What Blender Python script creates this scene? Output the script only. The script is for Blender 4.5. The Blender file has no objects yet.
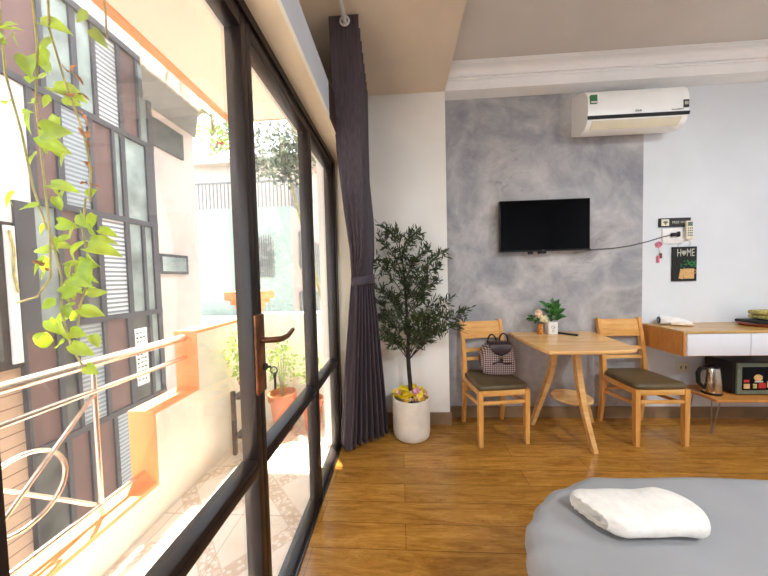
import bpy, bmesh, math, random
from mathutils import Vector as V, Matrix
PI = math.pi
sc = bpy.context.scene
COL = sc.collection

# ------------------------------------------------------------------ materials
def lin(c):
    r = []
    for v in c:
        v = v / 255.0
        r.append(v / 12.92 if v <= 0.04045 else ((v + 0.055) / 1.055) ** 2.4)
    return (r[0], r[1], r[2], 1.0)

def newmat(name):
    m = bpy.data.materials.new(name); m.use_nodes = True
    nt = m.node_tree
    return m, nt, nt.nodes['Principled BSDF']

def N(nt, t, **kw):
    n = nt.nodes.new(t)
    for k, v in kw.items(): setattr(n, k, v)
    return n

def coords(nt, scale=(1, 1, 1), rot=(0, 0, 0)):
    tc = N(nt, 'ShaderNodeTexCoord'); mp = N(nt, 'ShaderNodeMapping')
    mp.inputs['Scale'].default_value = scale; mp.inputs['Rotation'].default_value = rot
    nt.links.new(tc.outputs['Object'], mp.inputs['Vector'])
    return mp.outputs['Vector']

def noise(nt, vec, scale, detail=4, rough=.55, dist=0):
    n = N(nt, 'ShaderNodeTexNoise')
    n.inputs['Scale'].default_value = scale; n.inputs['Detail'].default_value = detail
    n.inputs['Roughness'].default_value = rough; n.inputs['Distortion'].default_value = dist
    nt.links.new(vec, n.inputs['Vector'])
    return n.outputs['Fac']

def ramp(nt, fac, stops):
    r = N(nt, 'ShaderNodeValToRGB'); e = r.color_ramp.elements
    while len(e) < len(stops): e.new(0.5)
    for i, (p, c) in enumerate(stops):
        e[i].position = p; e[i].color = lin(c) if len(c) == 3 else c
    nt.links.new(fac, r.inputs['Fac'])
    return r.outputs['Color']

def mixc(nt, fac, a, b, mode='MIX'):
    m = N(nt, 'ShaderNodeMix', data_type='RGBA', blend_type=mode)
    for s, v in ((m.inputs[0], fac), (m.inputs[6], a), (m.inputs[7], b)):
        if isinstance(v, (int, float)): s.default_value = v
        elif isinstance(v, tuple): s.default_value = v
        else: nt.links.new(v, s)
    return m.outputs[2]

def math_(nt, op, a, b=0.0, c=None):
    m = N(nt, 'ShaderNodeMath', operation=op)
    for s, v in zip(m.inputs, (a, b, c)):
        if v is None: continue
        if isinstance(v, (int, float)): s.default_value = v
        else: nt.links.new(v, s)
    return m.outputs[0]

def bump(nt, b, fac, strength=.2, dist=.01):
    n = N(nt, 'ShaderNodeBump'); n.inputs['Strength'].default_value = strength; n.inputs['Distance'].default_value = dist
    nt.links.new(fac, n.inputs['Height']); nt.links.new(n.outputs[0], b.inputs['Normal'])

def plain(name, c, rough=.5, metal=0, var=.06, vs=8, bmp=0, spec=.5, coat=0):
    m, nt, b = newmat(name)
    f = noise(nt, coords(nt), vs, 3)
    lo = tuple(max(0, v * (1 - var)) for v in c); hi = tuple(min(255, v * (1 + var)) for v in c)
    nt.links.new(ramp(nt, f, [(.3, lo), (.7, hi)]), b.inputs['Base Color'])
    b.inputs['Roughness'].default_value = rough; b.inputs['Metallic'].default_value = metal
    b.inputs['Specular IOR Level'].default_value = spec; b.inputs['Coat Weight'].default_value = coat
    if bmp: bump(nt, b, noise(nt, coords(nt), vs * 12, 4), bmp)
    return m

def wood(name, c1, c2, c3, axis=2, sc_=1.0, rough=.35):
    m, nt, b = newmat(name)
    s = [9 * sc_] * 3; s[axis] = .9 * sc_
    v = coords(nt, tuple(s))
    f = noise(nt, v, 2.2, 6, .6, 1.2)
    g = noise(nt, v, 14, 3, .6, .3)
    c = ramp(nt, f, [(.32, c1), (.5, c2), (.68, c3)])
    c = mixc(nt, .25, c, ramp(nt, g, [(.35, c1), (.65, c3)]))
    nt.links.new(c, b.inputs['Base Color']); b.inputs['Roughness'].default_value = rough
    bump(nt, b, g, .05)
    return m

M = {}
M['white_wall'] = plain('white_wall', (218, 222, 226), .75, var=.025, vs=1.5, bmp=.04)
M['cream_wall'] = plain('cream_wall', (244, 241, 234), .75, var=.025, vs=1.5, bmp=.04)
M['ceiling'] = plain('ceiling_paint', (216, 210, 204), .8, var=.02, vs=2)
M['soffit'] = plain('soffit_paint', (236, 220, 198), .8, var=.03, vs=2)
M['reveal'] = plain('reveal_bounce_tint', (248, 238, 216), .8, var=.03, vs=2)  # warm sun bounce from the balcony put into the colour
M['cornice'] = plain('cornice_plaster', (250, 250, 250), .6, var=.02, vs=3)
M['beamface'] = plain('beam_shade_tint', (196, 200, 206), .8, var=.02, vs=3)  # cool shade of the room-facing side put into the colour
M['brown_board'] = wood('dark_brown_board', (46, 26, 20), (58, 34, 26), (72, 44, 34), 1)
M['frame'] = plain('dark_brown_metal', (36, 27, 25), .35, var=.15, vs=10, spec=.4)
M['track'] = plain('dark_track', (34, 28, 26), .3, spec=.6)
M['chairwood'] = wood('golden_rubberwood', (205, 140, 66), (222, 160, 84), (236, 182, 108), 2)
M['chairwood_h'] = wood('golden_rubberwood_across', (208, 146, 72), (226, 168, 92), (238, 188, 116), 0)
M['tablewood'] = wood('pale_table_wood', (214, 158, 92), (230, 180, 116), (240, 200, 142), 0, .8, .22)
M['cabwood'] = wood('console_wood', (176, 112, 48), (196, 130, 62), (212, 150, 80), 2, 1, .35)
M['cabtop'] = wood('console_top_wood', (172, 132, 70), (190, 148, 84), (206, 166, 100), 0, 1, .25)
M['bedwood'] = wood('bed_wood', (206, 138, 60), (224, 158, 78), (236, 176, 98), 1)
M['leather'] = plain('olive_brown_vinyl', (92, 76, 50), .38, var=.08, vs=14, bmp=.03)
M['drawer'] = plain('white_laminate', (222, 224, 230), .4, var=.01)
M['black'] = plain('black_plastic', (16, 16, 17), .3, var=.1)
M['matteblack'] = plain('matte_black', (22, 22, 22), .7, var=.1)
M['screen'] = plain('tv_glass', (4, 5, 8), .1, var=.02, spec=.12)
M['acwhite'] = plain('ac_plastic', (250, 250, 247), .35, var=.01)
M['whiteplastic'] = plain('white_plastic', (232, 230, 226), .4, var=.02)
M['cream'] = plain('cream_plastic', (226, 220, 196), .45, var=.02)
M['pot'] = plain('white_ceramic_pot', (226, 218, 204), .5, var=.03, vs=12, bmp=.05)
M['bark'] = plain('dark_bark', (48, 36, 30), .8, var=.3, vs=30, bmp=.4)
M['olive'] = plain('olive_leaf', (56, 66, 36), .5, var=.4, vs=26)
M['leafy'] = plain('fresh_green_leaf', (48, 96, 36), .4, var=.35, vs=26)
M['steel'] = plain('brushed_steel', (206, 198, 188), .22, metal=1, var=.05)
M['railsteel'] = plain('rail_steel', (226, 206, 190), .25, metal=.9, var=.1, vs=5)
M['wire'] = plain('bare_wire', (170, 166, 160), .35, metal=1)
M['copper'] = plain('bronze_handle', (112, 72, 46), .35, metal=.6, var=.3, vs=16)
M['orange'] = plain('orange_paint', (238, 158, 98), .7, var=.05, vs=3, bmp=.05)
M['terracotta'] = plain('terracotta', (196, 112, 74), .8, var=.12, vs=8, bmp=.1)
M['parapet'] = plain('parapet_plaster', (246, 240, 228), .85, var=.05, vs=2.5, bmp=.1)
M['slab'] = plain('balcony_ceiling_paint', (246, 236, 220), .85, var=.02, vs=1)
M['basetile'] = plain('baseboard_tile', (136, 112, 84), .4, var=.12, vs=5)
M['towel'] = plain('white_terry', (240, 236, 228), .95, var=.03, vs=40, bmp=.5)
M['duvet'] = plain('grey_cotton', (148, 149, 151), .9, var=.03, vs=4, bmp=.05)
M['yellow'] = plain('yellow_petal', (255, 214, 30), .6, var=.12, vs=40)
M['pinkp'] = plain('pink_petal', (232, 160, 190), .6, var=.12, vs=40)
M['peach'] = plain('peach_petal', (246, 208, 178), .7, var=.08, vs=40)
M['creamp'] = plain('cream_petal', (240, 232, 190), .7, var=.08, vs=40)
M['amber'] = plain('amber_vase', (176, 118, 52), .25, var=.4, vs=60)
M['darkbrown'] = plain('dark_brown_leather', (44, 22, 22), .45, var=.15, vs=30)
M['pinkplastic'] = plain('pink_plastic', (224, 110, 140), .4)
M['green'] = plain('green_print', (36, 116, 62), .5)
M['tan'] = plain('tan_print', (208, 166, 108), .7, var=.1, vs=60)
M['red'] = plain('red_print', (190, 40, 40), .5)
M['oliveprint'] = plain('yellow_green_cloth', (176, 164, 96), .8, var=.3, vs=50)
M['orangetray'] = plain('orange_brown_tray', (176, 84, 48), .4)
M['microframe'] = plain('grey_green_bezel', (104, 112, 96), .35, var=.03)
M['greyframe'] = plain('weathered_grey_metal', (46, 44, 47), .6, var=.15, vs=6)
M['brownpanel'] = plain('dusty_brown_panel', (88, 63, 56), .7, var=.07, vs=3)
M['pinkwall'] = plain('pale_pink_render', (186, 168, 156), .9, var=.04, vs=1.2, bmp=.1)
M['mint'] = plain('pale_mint_render', (154, 170, 160), .9, var=.02, vs=.6)
M['whiteext'] = plain('white_render', (196, 188, 178), .9, var=.03, vs=1)
M['greyext'] = plain('grey_concrete', (134, 132, 128), .9, var=.08, vs=1.5, bmp=.1)
M['extglass'] = plain('grey_green_window_glass', (112, 120, 114), .3, var=.25, vs=2.5, spec=.3)
M['darkglass'] = plain('dark_window_glass', (64, 64, 60), .3, var=.4, vs=3, spec=.3)
M['hazeglass'] = plain('haze_paled_window', (140, 148, 142), .5, var=.2, vs=1)  # distant panes lightened, outdoor haze put into the colour
M['hazerail'] = plain('haze_paled_railing', (112, 112, 112), .7)  # distant bars and rails paled by haze in the colour
M['asphalt'] = plain('asphalt', (150, 146, 140), .9, var=.08, vs=2)
M['signwhite'] = plain('banner_white', (190, 188, 176), .7)
M['deadleaf'] = plain('dry_brown_leaf', (150, 96, 50), .8, var=.2, vs=30)

# leaf with light coming through
def leafmat(name, c, t):
    m, nt, b = newmat(name)
    f = noise(nt, coords(nt), 18, 3)
    col = ramp(nt, f, [(.3, tuple(v * .72 for v in c)), (.7, c)])
    nt.links.new(col, b.inputs['Base Color']); b.inputs['Roughness'].default_value = .4
    tr = N(nt, 'ShaderNodeBsdfTranslucent'); nt.links.new(ramp(nt, f, [(.3, tuple(v * .8 for v in t)), (.7, t)]), tr.inputs['Color'])
    mx = N(nt, 'ShaderNodeMixShader'); mx.inputs[0].default_value = .5
    nt.links.new(b.outputs[0], mx.inputs[1]); nt.links.new(tr.outputs[0], mx.inputs[2])
    nt.links.new(mx.outputs[0], nt.nodes['Material Output'].inputs['Surface'])
    return m
M['vine'] = leafmat('lime_vine_leaf', (122, 164, 18), (196, 220, 14))
M['shrub'] = leafmat('light_green_shrub_leaf', (130, 170, 70), (200, 225, 90))  # even light green leaf with translucency
M['treeleaf'] = leafmat('hazy_tree_leaf', (84, 92, 78), (112, 122, 100))  # grey of the outdoor haze put into the leaf colour
M['bloom'] = leafmat('pink_bloom', (226, 100, 130), (240, 130, 150))
M['stem'] = plain('green_brown_stem', (140, 130, 70), .7, var=.2, vs=20)

# clear glass, outdoor haze mixed in as a faint milky veil
def glassmat():
    m, nt, b = newmat('milky_veil_glass'); nt.nodes.remove(b)
    tr = N(nt, 'ShaderNodeBsdfTransparent'); tr.inputs[0].default_value = (.97, .98, .97, 1)
    gl = N(nt, 'ShaderNodeBsdfGlossy'); gl.inputs['Roughness'].default_value = .02
    tl = N(nt, 'ShaderNodeBsdfTranslucent'); tl.inputs[0].default_value = (1, .98, .94, 1)
    lw = N(nt, 'ShaderNodeFresnel'); lw.inputs[0].default_value = 1.3
    m1 = N(nt, 'ShaderNodeMixShader'); m2 = N(nt, 'ShaderNodeMixShader')
    veil = math_(nt, 'MULTIPLY_ADD', noise(nt, coords(nt), 3, 3), .03, .01)
    nt.links.new(veil, m1.inputs[0]); nt.links.new(tr.outputs[0], m1.inputs[1]); nt.links.new(tl.outputs[0], m1.inputs[2])
    nt.links.new(math_(nt, 'MULTIPLY', lw.outputs[0], .35), m2.inputs[0])
    nt.links.new(m1.outputs[0], m2.inputs[1]); nt.links.new(gl.outputs[0], m2.inputs[2])
    nt.links.new(m2.outputs[0], nt.nodes['Material Output'].inputs['Surface'])
    return m
M['glass'] = glassmat()

def floor_mat():
    m, nt, b = newmat('oak_plank_floor')
    v = coords(nt)
    br = N(nt, 'ShaderNodeTexBrick'); br.offset = .37; br.offset_frequency = 2
    for k, x in (('Scale', 1), ('Mortar Size', .0015), ('Mortar Smooth', .1), ('Bias', 0), ('Brick Width', 1.22), ('Row Height', .143)):
        br.inputs[k].default_value = x
    br.inputs['Color1'].default_value = (0, 0, 0, 1); br.inputs['Color2'].default_value = (1, 1, 1, 1); br.inputs['Mortar'].default_value = (0, 0, 0, 1)
    nt.links.new(v, br.inputs['Vector'])
    # offset the grain per plank row
    sx = N(nt, 'ShaderNodeSeparateXYZ'); nt.links.new(v, sx.inputs[0])
    row = math_(nt, 'FLOOR', math_(nt, 'DIVIDE', sx.outputs[1], .143))
    cx = N(nt, 'ShaderNodeCombineXYZ')
    nt.links.new(math_(nt, 'MULTIPLY_ADD', row, 3.71, math_(nt, 'MULTIPLY', sx.outputs[0], 1.0)), cx.inputs[0])
    nt.links.new(math_(nt, 'MULTIPLY', sx.outputs[1], 7.0), cx.inputs[1])
    f = noise(nt, cx.outputs[0], 2.3, 7, .62, 1.6)
    g = noise(nt, cx.outputs[0], 11, 4, .65, .6)
    c = ramp(nt, f, [(.28, (132, 86, 28)), (.45, (174, 122, 48)), (.58, (196, 142, 60)), (.75, (214, 164, 84))])
    c = mixc(nt, .3, c, ramp(nt, g, [(.3, (114, 70, 22)), (.7, (212, 156, 84))]))
    ringv = math_(nt, 'SINE', math_(nt, 'MULTIPLY', f, 70.0))
    c = mixc(nt, math_(nt, 'MULTIPLY', math_(nt, 'MAXIMUM', ringv, 0.0), .22), c, lin((92, 50, 12)))
    tone = ramp(nt, br.outputs['Color'], [(0, (225, 222, 216)), (1, (255, 252, 246))])
    c = mixc(nt, 1.0, c, tone, 'MULTIPLY')
    c = mixc(nt, math_(nt, 'MULTIPLY', br.outputs['Fac'], .75), c, lin((60, 34, 14)))
    nt.links.new(c, b.inputs['Base Color'])
    b.inputs['Roughness'].default_value = .3
    nt.links.new(ramp(nt, g, [(.2, (110, 110, 110)), (.8, (140, 140, 140))]), b.inputs['Roughness'])
    bump(nt, b, g, .05, .004)
    return m
M['floor'] = floor_mat()

def concrete_mat():
    m, nt, b = newmat('polished_concrete_plaster')
    v = coords(nt)
    a = noise(nt, v, 1.15, 5, .6, .8); c_ = noise(nt, v, 3.6, 10, .68, .6); d = noise(nt, coords(nt, (1, 1, 1.6)), 11, 5, .6, 1.4)
    col = ramp(nt, a, [(.36, (130, 131, 138)), (.47, (160, 160, 163)), (.56, (190, 187, 185)), (.66, (148, 144, 141))])
    col = mixc(nt, .38, col, ramp(nt, c_, [(.36, (124, 126, 134)), (.5, (166, 165, 167)), (.64, (206, 203, 201))]))
    sp = ramp(nt, d, [(.6, (0, 0, 0)), (.68, (255, 255, 255))])
    msk = ramp(nt, noise(nt, v, 2.1, 3, .5), [(.5, (0, 0, 0)), (.62, (255, 255, 255))])
    k = math_(nt, 'MULTIPLY', math_(nt, 'MULTIPLY', sp, msk), .5)
    col = mixc(nt, k, col, lin((112, 112, 118)))
    nt.links.new(col, b.inputs['Base Color']); b.inputs['Roughness'].default_value = .6
    bump(nt, b, c_, .06)
    return m
M['concrete'] = concrete_mat()

def balcony_mat():
    m, nt, b = newmat('patterned_balcony_tiles')
    v = coords(nt)
    s = N(nt, 'ShaderNodeSeparateXYZ'); nt.links.new(v, s.inputs[0])
    u = math_(nt, 'ADD', s.outputs[0], s.outputs[1]); w = math_(nt, 'SUBTRACT', s.outputs[0], s.outputs[1])
    def band(q, off=0.0, wd=.09, per=.57):
        fr = math_(nt, 'FRACT', math_(nt, 'ADD', math_(nt, 'DIVIDE', q, per), off + 20))
        return math_(nt, 'LESS_THAN', math_(nt, 'ABSOLUTE', math_(nt, 'SUBTRACT', fr, .5)), wd)
    bu, bw = band(u), band(w)
    bb = math_(nt, 'MAXIMUM', bu, bw)
    chk = N(nt, 'ShaderNodeTexVoronoi'); chk.inputs['Scale'].default_value = 42; nt.links.new(v, chk.inputs['Vector'])
    dots = math_(nt, 'GREATER_THAN', chk.outputs['Distance'], .42)
    edge = math_(nt, 'MAXIMUM', math_(nt, 'SUBTRACT', band(u, 0, .105), bu), math_(nt, 'SUBTRACT', band(w, 0, .105), bw))
    k = math_(nt, 'MAXIMUM', math_(nt, 'MULTIPLY', bb, dots), edge)
    def grout(q):
        fr = math_(nt, 'FRACT', math_(nt, 'ADD', math_(nt, 'DIVIDE', q, .403), 20.3))
        return math_(nt, 'LESS_THAN', fr, .01)
    gr = math_(nt, 'MAXIMUM', grout(s.outputs[0]), grout(s.outputs[1]))
    col = mixc(nt, math_(nt, 'MULTIPLY', k, .55), lin((246, 234, 222)), lin((196, 160, 130)))
    col = mixc(nt, gr, col, lin((176, 156, 136)))
    dirt = ramp(nt, noise(nt, v, 2.5, 5), [(.4, (255, 255, 255)), (.75, (220, 206, 190))])
    col = mixc(nt, 1.0, col, dirt, 'MULTIPLY')
    nt.links.new(col, b.inputs['Base Color']); b.inputs['Roughness'].default_value = .35
    return m
M['balcony'] = balcony_mat()

def curtain_mat():
    m, nt, b = newmat('plum_grey_curtain')
    v = coords(nt)
    col = ramp(nt, noise(nt, coords(nt, (30, 30, 1)), 3, 3), [(.3, (60, 49, 57)), (.7, (82, 71, 80))])
    nt.links.new(col, b.inputs['Base Color']); b.inputs['Roughness'].default_value = .55
    b.inputs['Sheen Weight'].default_value = .15
    tr = N(nt, 'ShaderNodeBsdfTranslucent'); tr.inputs[0].default_value = lin((90, 60, 60))
    mx = N(nt, 'ShaderNodeMixShader'); mx.inputs[0].default_value = .08
    nt.links.new(b.outputs[0], mx.inputs[1]); nt.links.new(tr.outputs[0], mx.inputs[2])
    nt.links.new(mx.outputs[0], nt.nodes['Material Output'].inputs['Surface'])
    return m
M['curtain'] = curtain_mat()

def plaid_mat():
    m, nt, b = newmat('brown_white_plaid')
    v = coords(nt); s = N(nt, 'ShaderNodeSeparateXYZ'); nt.links.new(v, s.inputs[0])
    def st(q, per, wd): return math_(nt, 'LESS_THAN', math_(nt, 'FRACT', math_(nt, 'ADD', math_(nt, 'DIVIDE', q, per), 20)), wd)
    a = st(s.outputs[0], .017, .5); c = st(s.outputs[2], .017, .5); d = math_(nt, 'MULTIPLY', math_(nt, 'ADD', a, c), .5)
    r = st(s.outputs[0], .068, .12)
    col = ramp(nt, d, [(0, (190, 178, 172)), (.5, (140, 118, 114)), (1, (70, 50, 52))])
    col = mixc(nt, math_(nt, 'MULTIPLY', r, .5), col, lin((150, 70, 70)))
    nt.links.new(col, b.inputs['Base Color']); b.inputs['Roughness'].default_value = .85
    return m
M['plaid'] = plaid_mat()

def louvre_mat(name, c1, c2, per=.035):
    m, nt, b = newmat(name)
    s = N(nt, 'ShaderNodeSeparateXYZ'); nt.links.new(coords(nt), s.inputs[0])
    fr = math_(nt, 'FRACT', math_(nt, 'ADD', math_(nt, 'DIVIDE', s.outputs[2], per), 50))
    nt.links.new(ramp(nt, fr, [(.45, c1), (.6, c2)]), b.inputs['Base Color']); b.inputs['Roughness'].default_value = .6
    return m
def plank_mat(name, c1, c2, per=.11):
    m, nt, b = newmat(name)
    s = N(nt, 'ShaderNodeSeparateXYZ'); nt.links.new(coords(nt), s.inputs[0])
    fr = math_(nt, 'FRACT', math_(nt, 'ADD', math_(nt, 'DIVIDE', s.outputs[2], per), 50))
    nt.links.new(ramp(nt, fr, [(.06, c2), (.1, c1)]), b.inputs['Base Color']); b.inputs['Roughness'].default_value = .7
    return m
M['tanplank'] = plank_mat('tan_planks', (160, 130, 104), (96, 66, 48))

def fascia_mat():
    m, nt, b = newmat('weathered_fascia')
    f = noise(nt, coords(nt, (1, 3, 1)), 3, 6, .7, .5)
    nt.links.new(ramp(nt, f, [(.35, (112, 92, 72)), (.5, (186, 172, 150)), (.7, (206, 196, 180))]), b.inputs['Base Color'])
    b.inputs['Roughness'].default_value = .9
    return m
M['fascia'] = fascia_mat()

# ------------------------------------------------------------------ mesh builder
class MB:
    def __init__(s): s.bm = bmesh.new(); s.mi = 0
    def face(s, pts):
        f = s.bm.faces.new([s.bm.verts.new(p) for p in pts]); f.material_index = s.mi; return f
    def box(s, x0, x1, y0, y1, z0, z1, bev=0, rot=None, piv=None, seg=2):
        r = bmesh.ops.create_cube(s.bm, size=1)
        vs = r['verts']; c = V(((x0 + x1) / 2, (y0 + y1) / 2, (z0 + z1) / 2))
        for v in vs: v.co = V((v.co.x * (x1 - x0), v.co.y * (y1 - y0), v.co.z * (z1 - z0)))
        fs = list({f for v in vs for f in v.link_faces})
        if bev:
            b = bmesh.ops.bevel(s.bm, geom=list({e for f in fs for e in f.edges}), offset=bev, segments=seg, affect='EDGES', profile=.5)
            vs = list({v for f in b['faces'] for v in f.verts} | {v for v in vs if v.is_valid})
            fs = list({f for v in vs for f in v.link_faces})
        for f in fs: f.material_index = s.mi
        Rm = rot if rot is not None else Matrix.Identity(3)
        for v in vs:
            v.co = (Rm @ v.co + c) if piv is None else (Rm @ (v.co + c - V(piv)) + V(piv))
        return vs
    def grid(s, fn, nu, nv, cu=False, cv=False):
        P = [[s.bm.verts.new(fn(i / nu, j / nv)) for j in range(nv + (0 if cv else 1))] for i in range(nu + (0 if cu else 1))]
        for i in range(nu):
            for j in range(nv):
                i2 = (i + 1) % len(P); j2 = (j + 1) % len(P[0])
                f = s.bm.faces.new((P[i][j], P[i2][j], P[i2][j2], P[i][j2])); f.material_index = s.mi
        return P
    def cap(s, ring):
        try:
            f = s.bm.faces.new(ring); f.material_index = s.mi
        except ValueError: pass
    def tube(s, pts, r, n=8, caps=True, sq=None):
        """pts list; r float or list; sq=(a,b) makes a rectangular section"""
        pts = [V(p) for p in pts]; k = len(pts)
        rs = r if isinstance(r, (list, tuple)) else [r] * k
        rings = []; up = None
        for i, p in enumerate(pts):
            t = (pts[min(i + 1, k - 1)] - pts[max(i - 1, 0)]).normalized()
            if up is None:
                up = V((0, 0, 1)) if abs(t.z) < .9 else V((0, 1, 0))
            a = t.cross(up).normalized(); b = a.cross(t).normalized(); up = b
            if sq:
                q = [(-1, -1), (1, -1), (1, 1), (-1, 1)]
                rings.append([s.bm.verts.new(p + a * (u * sq[0] * rs[i]) + b * (w * sq[1] * rs[i])) for u, w in q])
            else:
                rings.append([s.bm.verts.new(p + a * math.cos(2 * PI * j / n) * rs[i] + b * math.sin(2 * PI * j / n) * rs[i]) for j in range(n)])
        m = len(rings[0])
        for i in range(k - 1):
            for j in range(m):
                f = s.bm.faces.new((rings[i][j], rings[i][(j + 1) % m], rings[i + 1][(j + 1) % m], rings[i + 1][j])); f.material_index = s.mi
        if caps: s.cap(rings[0][::-1]); s.cap(rings[-1])
    def lathe(s, prof, c, n=24, axis='z'):
        """prof list of (r,z)"""
        c = V(c); rings = []
        for r, z in prof:
            rings.append([s.bm.verts.new(c + V((r * math.cos(2 * PI * j / n), r * math.sin(2 * PI * j / n), z))) for j in range(n)])
        for i in range(len(rings) - 1):
            for j in range(n):
                f = s.bm.faces.new((rings[i][j], rings[i][(j + 1) % n], rings[i + 1][(j + 1) % n], rings[i + 1][j])); f.material_index = s.mi
        if prof[0][0] > 1e-4: s.cap(rings[0][::-1])
        if prof[-1][0] > 1e-4: s.cap(rings[-1])
    def prism(s, poly, z0, z1, f3=None):
        """poly 2d extruded; f3 maps (u,v,w)->point"""
        f3 = f3 or (lambda u, v, w: (u, v, w))
        a = [s.bm.verts.new(f3(u, v, z0)) for u, v in poly]; b = [s.bm.verts.new(f3(u, v, z1)) for u, v in poly]
        n = len(poly); s.cap(a[::-1]); s.cap(b)
        for i in range(n):
            f = s.bm.faces.new((a[i], a[(i + 1) % n], b[(i + 1) % n], b[i])); f.material_index = s.mi
    def ball(s, c, r, seg=10, sc3=(1, 1, 1)):
        q = bmesh.ops.create_uvsphere(s.bm, u_segments=seg, v_segments=max(4, seg // 2 + 1), radius=r)
        for v in q['verts']: v.co = V((v.co.x * sc3[0], v.co.y * sc3[1], v.co.z * sc3[2])) + V(c)
        for f in {f for v in q['verts'] for f in v.link_faces}: f.material_index = s.mi
    def torus(s, c, R, r, ax='y', n=20, m=8):
        c = V(c)
        def fn(u, v):
            a, b = 2 * PI * u, 2 * PI * v
            p = ((R + r * math.cos(b)) * math.cos(a), (R + r * math.cos(b)) * math.sin(a), r * math.sin(b))
            return c + (V((p[0], p[2], p[1])) if ax == 'y' else V(p) if ax == 'z' else V((p[2], p[0], p[1])))
        s.grid(fn, n, m, True, True)
    def leaf(s, p, d, nrm, L, W, cup=.15, wide=.4):
        p = V(p); d = V(d).normalized(); sd = d.cross(V(nrm))
        if sd.length < 1e-3: sd = d.cross(V((.3, .5, .8)))
        sd.normalize(); up = sd.cross(d)
        a = p; b1 = p + d * L * wide + up * L * cup * .6; e = p + d * L - up * L * cup * .3
        l = p + d * L * wide + sd * W / 2 + up * L * cup; r = p + d * L * wide - sd * W / 2 + up * L * cup
        l2 = p + d * L * .75 + sd * W * .3 + up * L * cup * .7; r2 = p + d * L * .75 - sd * W * .3 + up * L * cup * .7; m2 = p + d * L * .75 + up * L * cup * .3
        va = [s.bm.verts.new(q) for q in (a, b1, e, l, r, l2, r2, m2)]
        A, B, E_, L_, R_, L2, R2, M2 = va
        for q in ((A, R_, B), (A, B, L_), (B, R_, R2, M2), (B, M2, L2, L_), (M2, R2, E_), (M2, E_, L2)):
            f = s.bm.faces.new(q); f.material_index = s.mi
    def bigleaf(s, p, d, nrm, L, W, fold=.22, droop=.18):
        p = V(p); d = V(d).normalized(); sd = d.cross(V(nrm))
        if sd.length < 1e-3: sd = d.cross(V((.3, .5, .8)))
        sd.normalize(); up = sd.cross(d); st = ((0, 0), (.03, .62), (.14, .92), (.3, 1.0), (.48, .92), (.66, .68), (.82, .38), (.93, .15), (1, 0))
        prev = None
        for t, w in st:
            c = p + d * (L * t) - up * (L * droop * t * t)
            if w == 0: cur = [s.bm.verts.new(c)]
            else:
                back = -d * (L * .10) if t < .05 else V((0, 0, 0))
                cur = [s.bm.verts.new(c - sd * W * .5 * w + up * W * fold * w + back), s.bm.verts.new(c - sd * W * .26 * w + up * W * fold * .4 * w + back * .5), s.bm.verts.new(c),
                       s.bm.verts.new(c + sd * W * .26 * w + up * W * fold * .4 * w + back * .5), s.bm.verts.new(c + sd * W * .5 * w + up * W * fold * w + back)]
            if prev:
                if len(prev) == 1:
                    for k in range(4): s.bm.faces.new((prev[0], cur[k], cur[k + 1]))
                elif len(cur) == 1:
                    for k in range(4): s.bm.faces.new((prev[k], prev[k + 1], cur[0]))
                else:
                    for k in range(4): s.bm.faces.new((prev[k], prev[k + 1], cur[k + 1], cur[k]))
            prev = cur
    def text(s, txt, size, origin, xdir=(1, 0, 0), zdir=(0, 0, 1), depth=.001, align='LEFT'):
        c = bpy.data.curves.new('t', 'FONT'); c.body = txt; c.size = size; c.extrude = depth; c.align_x = align; c.resolution_u = 3
        o = bpy.data.objects.new('t', c); COL.objects.link(o)
        me = bpy.data.meshes.new_from_object(o)
        x = V(xdir); z = V(zdir); y = x.cross(z) * -1
        Mx = Matrix((x, z, x.cross(z))).transposed().to_4x4(); Mx.translation = V(origin)
        me.transform(Mx)
        n0 = len(s.bm.faces); s.bm.from_mesh(me); s.bm.faces.ensure_lookup_table()
        for f in s.bm.faces[n0:]: f.material_index = s.mi
        bpy.data.objects.remove(o); bpy.data.curves.remove(c); bpy.data.meshes.remove(me)

ROOT = {}
def finish(mb, name, mats, off, smooth, fixn=True):
    me = bpy.data.meshes.new(name)
    if fixn: bmesh.ops.recalc_face_normals(mb.bm, faces=mb.bm.faces)
    bmesh.ops.translate(mb.bm, verts=mb.bm.verts, vec=-V(off))
    mb.bm.to_mesh(me); mb.bm.free()
    for m in (mats if isinstance(mats, (list, tuple)) else [mats]): me.materials.append(M[m])
    if smooth:
        for p in me.polygons: p.use_smooth = True
        try: me.set_sharp_from_angle(angle=math.radians(smooth if smooth > 1 else 40))
        except Exception: pass
    return me

def thing(name, label, cat, loc=(0, 0, 0), group=None, kind=None):
    o = bpy.data.objects.new(name, None); COL.objects.link(o); o.location = loc; o.empty_display_size = .05
    if label: o['label'] = label
    if cat: o['category'] = cat
    if group: o['group'] = group
    if kind: o['kind'] = kind
    ROOT[o.name] = V(loc)
    return o

def part(name, mb, mats, parent, smooth=0, label=None, kind=None, fixn=True, sub=0):
    off = ROOT[parent.name]
    me = finish(mb, name, mats, off, smooth, fixn)
    o = bpy.data.objects.new(name, me); COL.objects.link(o); o.parent = parent
    ROOT[o.name] = off
    if label: o['label'] = label
    if kind: o['kind'] = kind
    if sub:
        md = o.modifiers.new('s', 'SUBSURF'); md.levels = md.render_levels = sub
    return o

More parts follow.
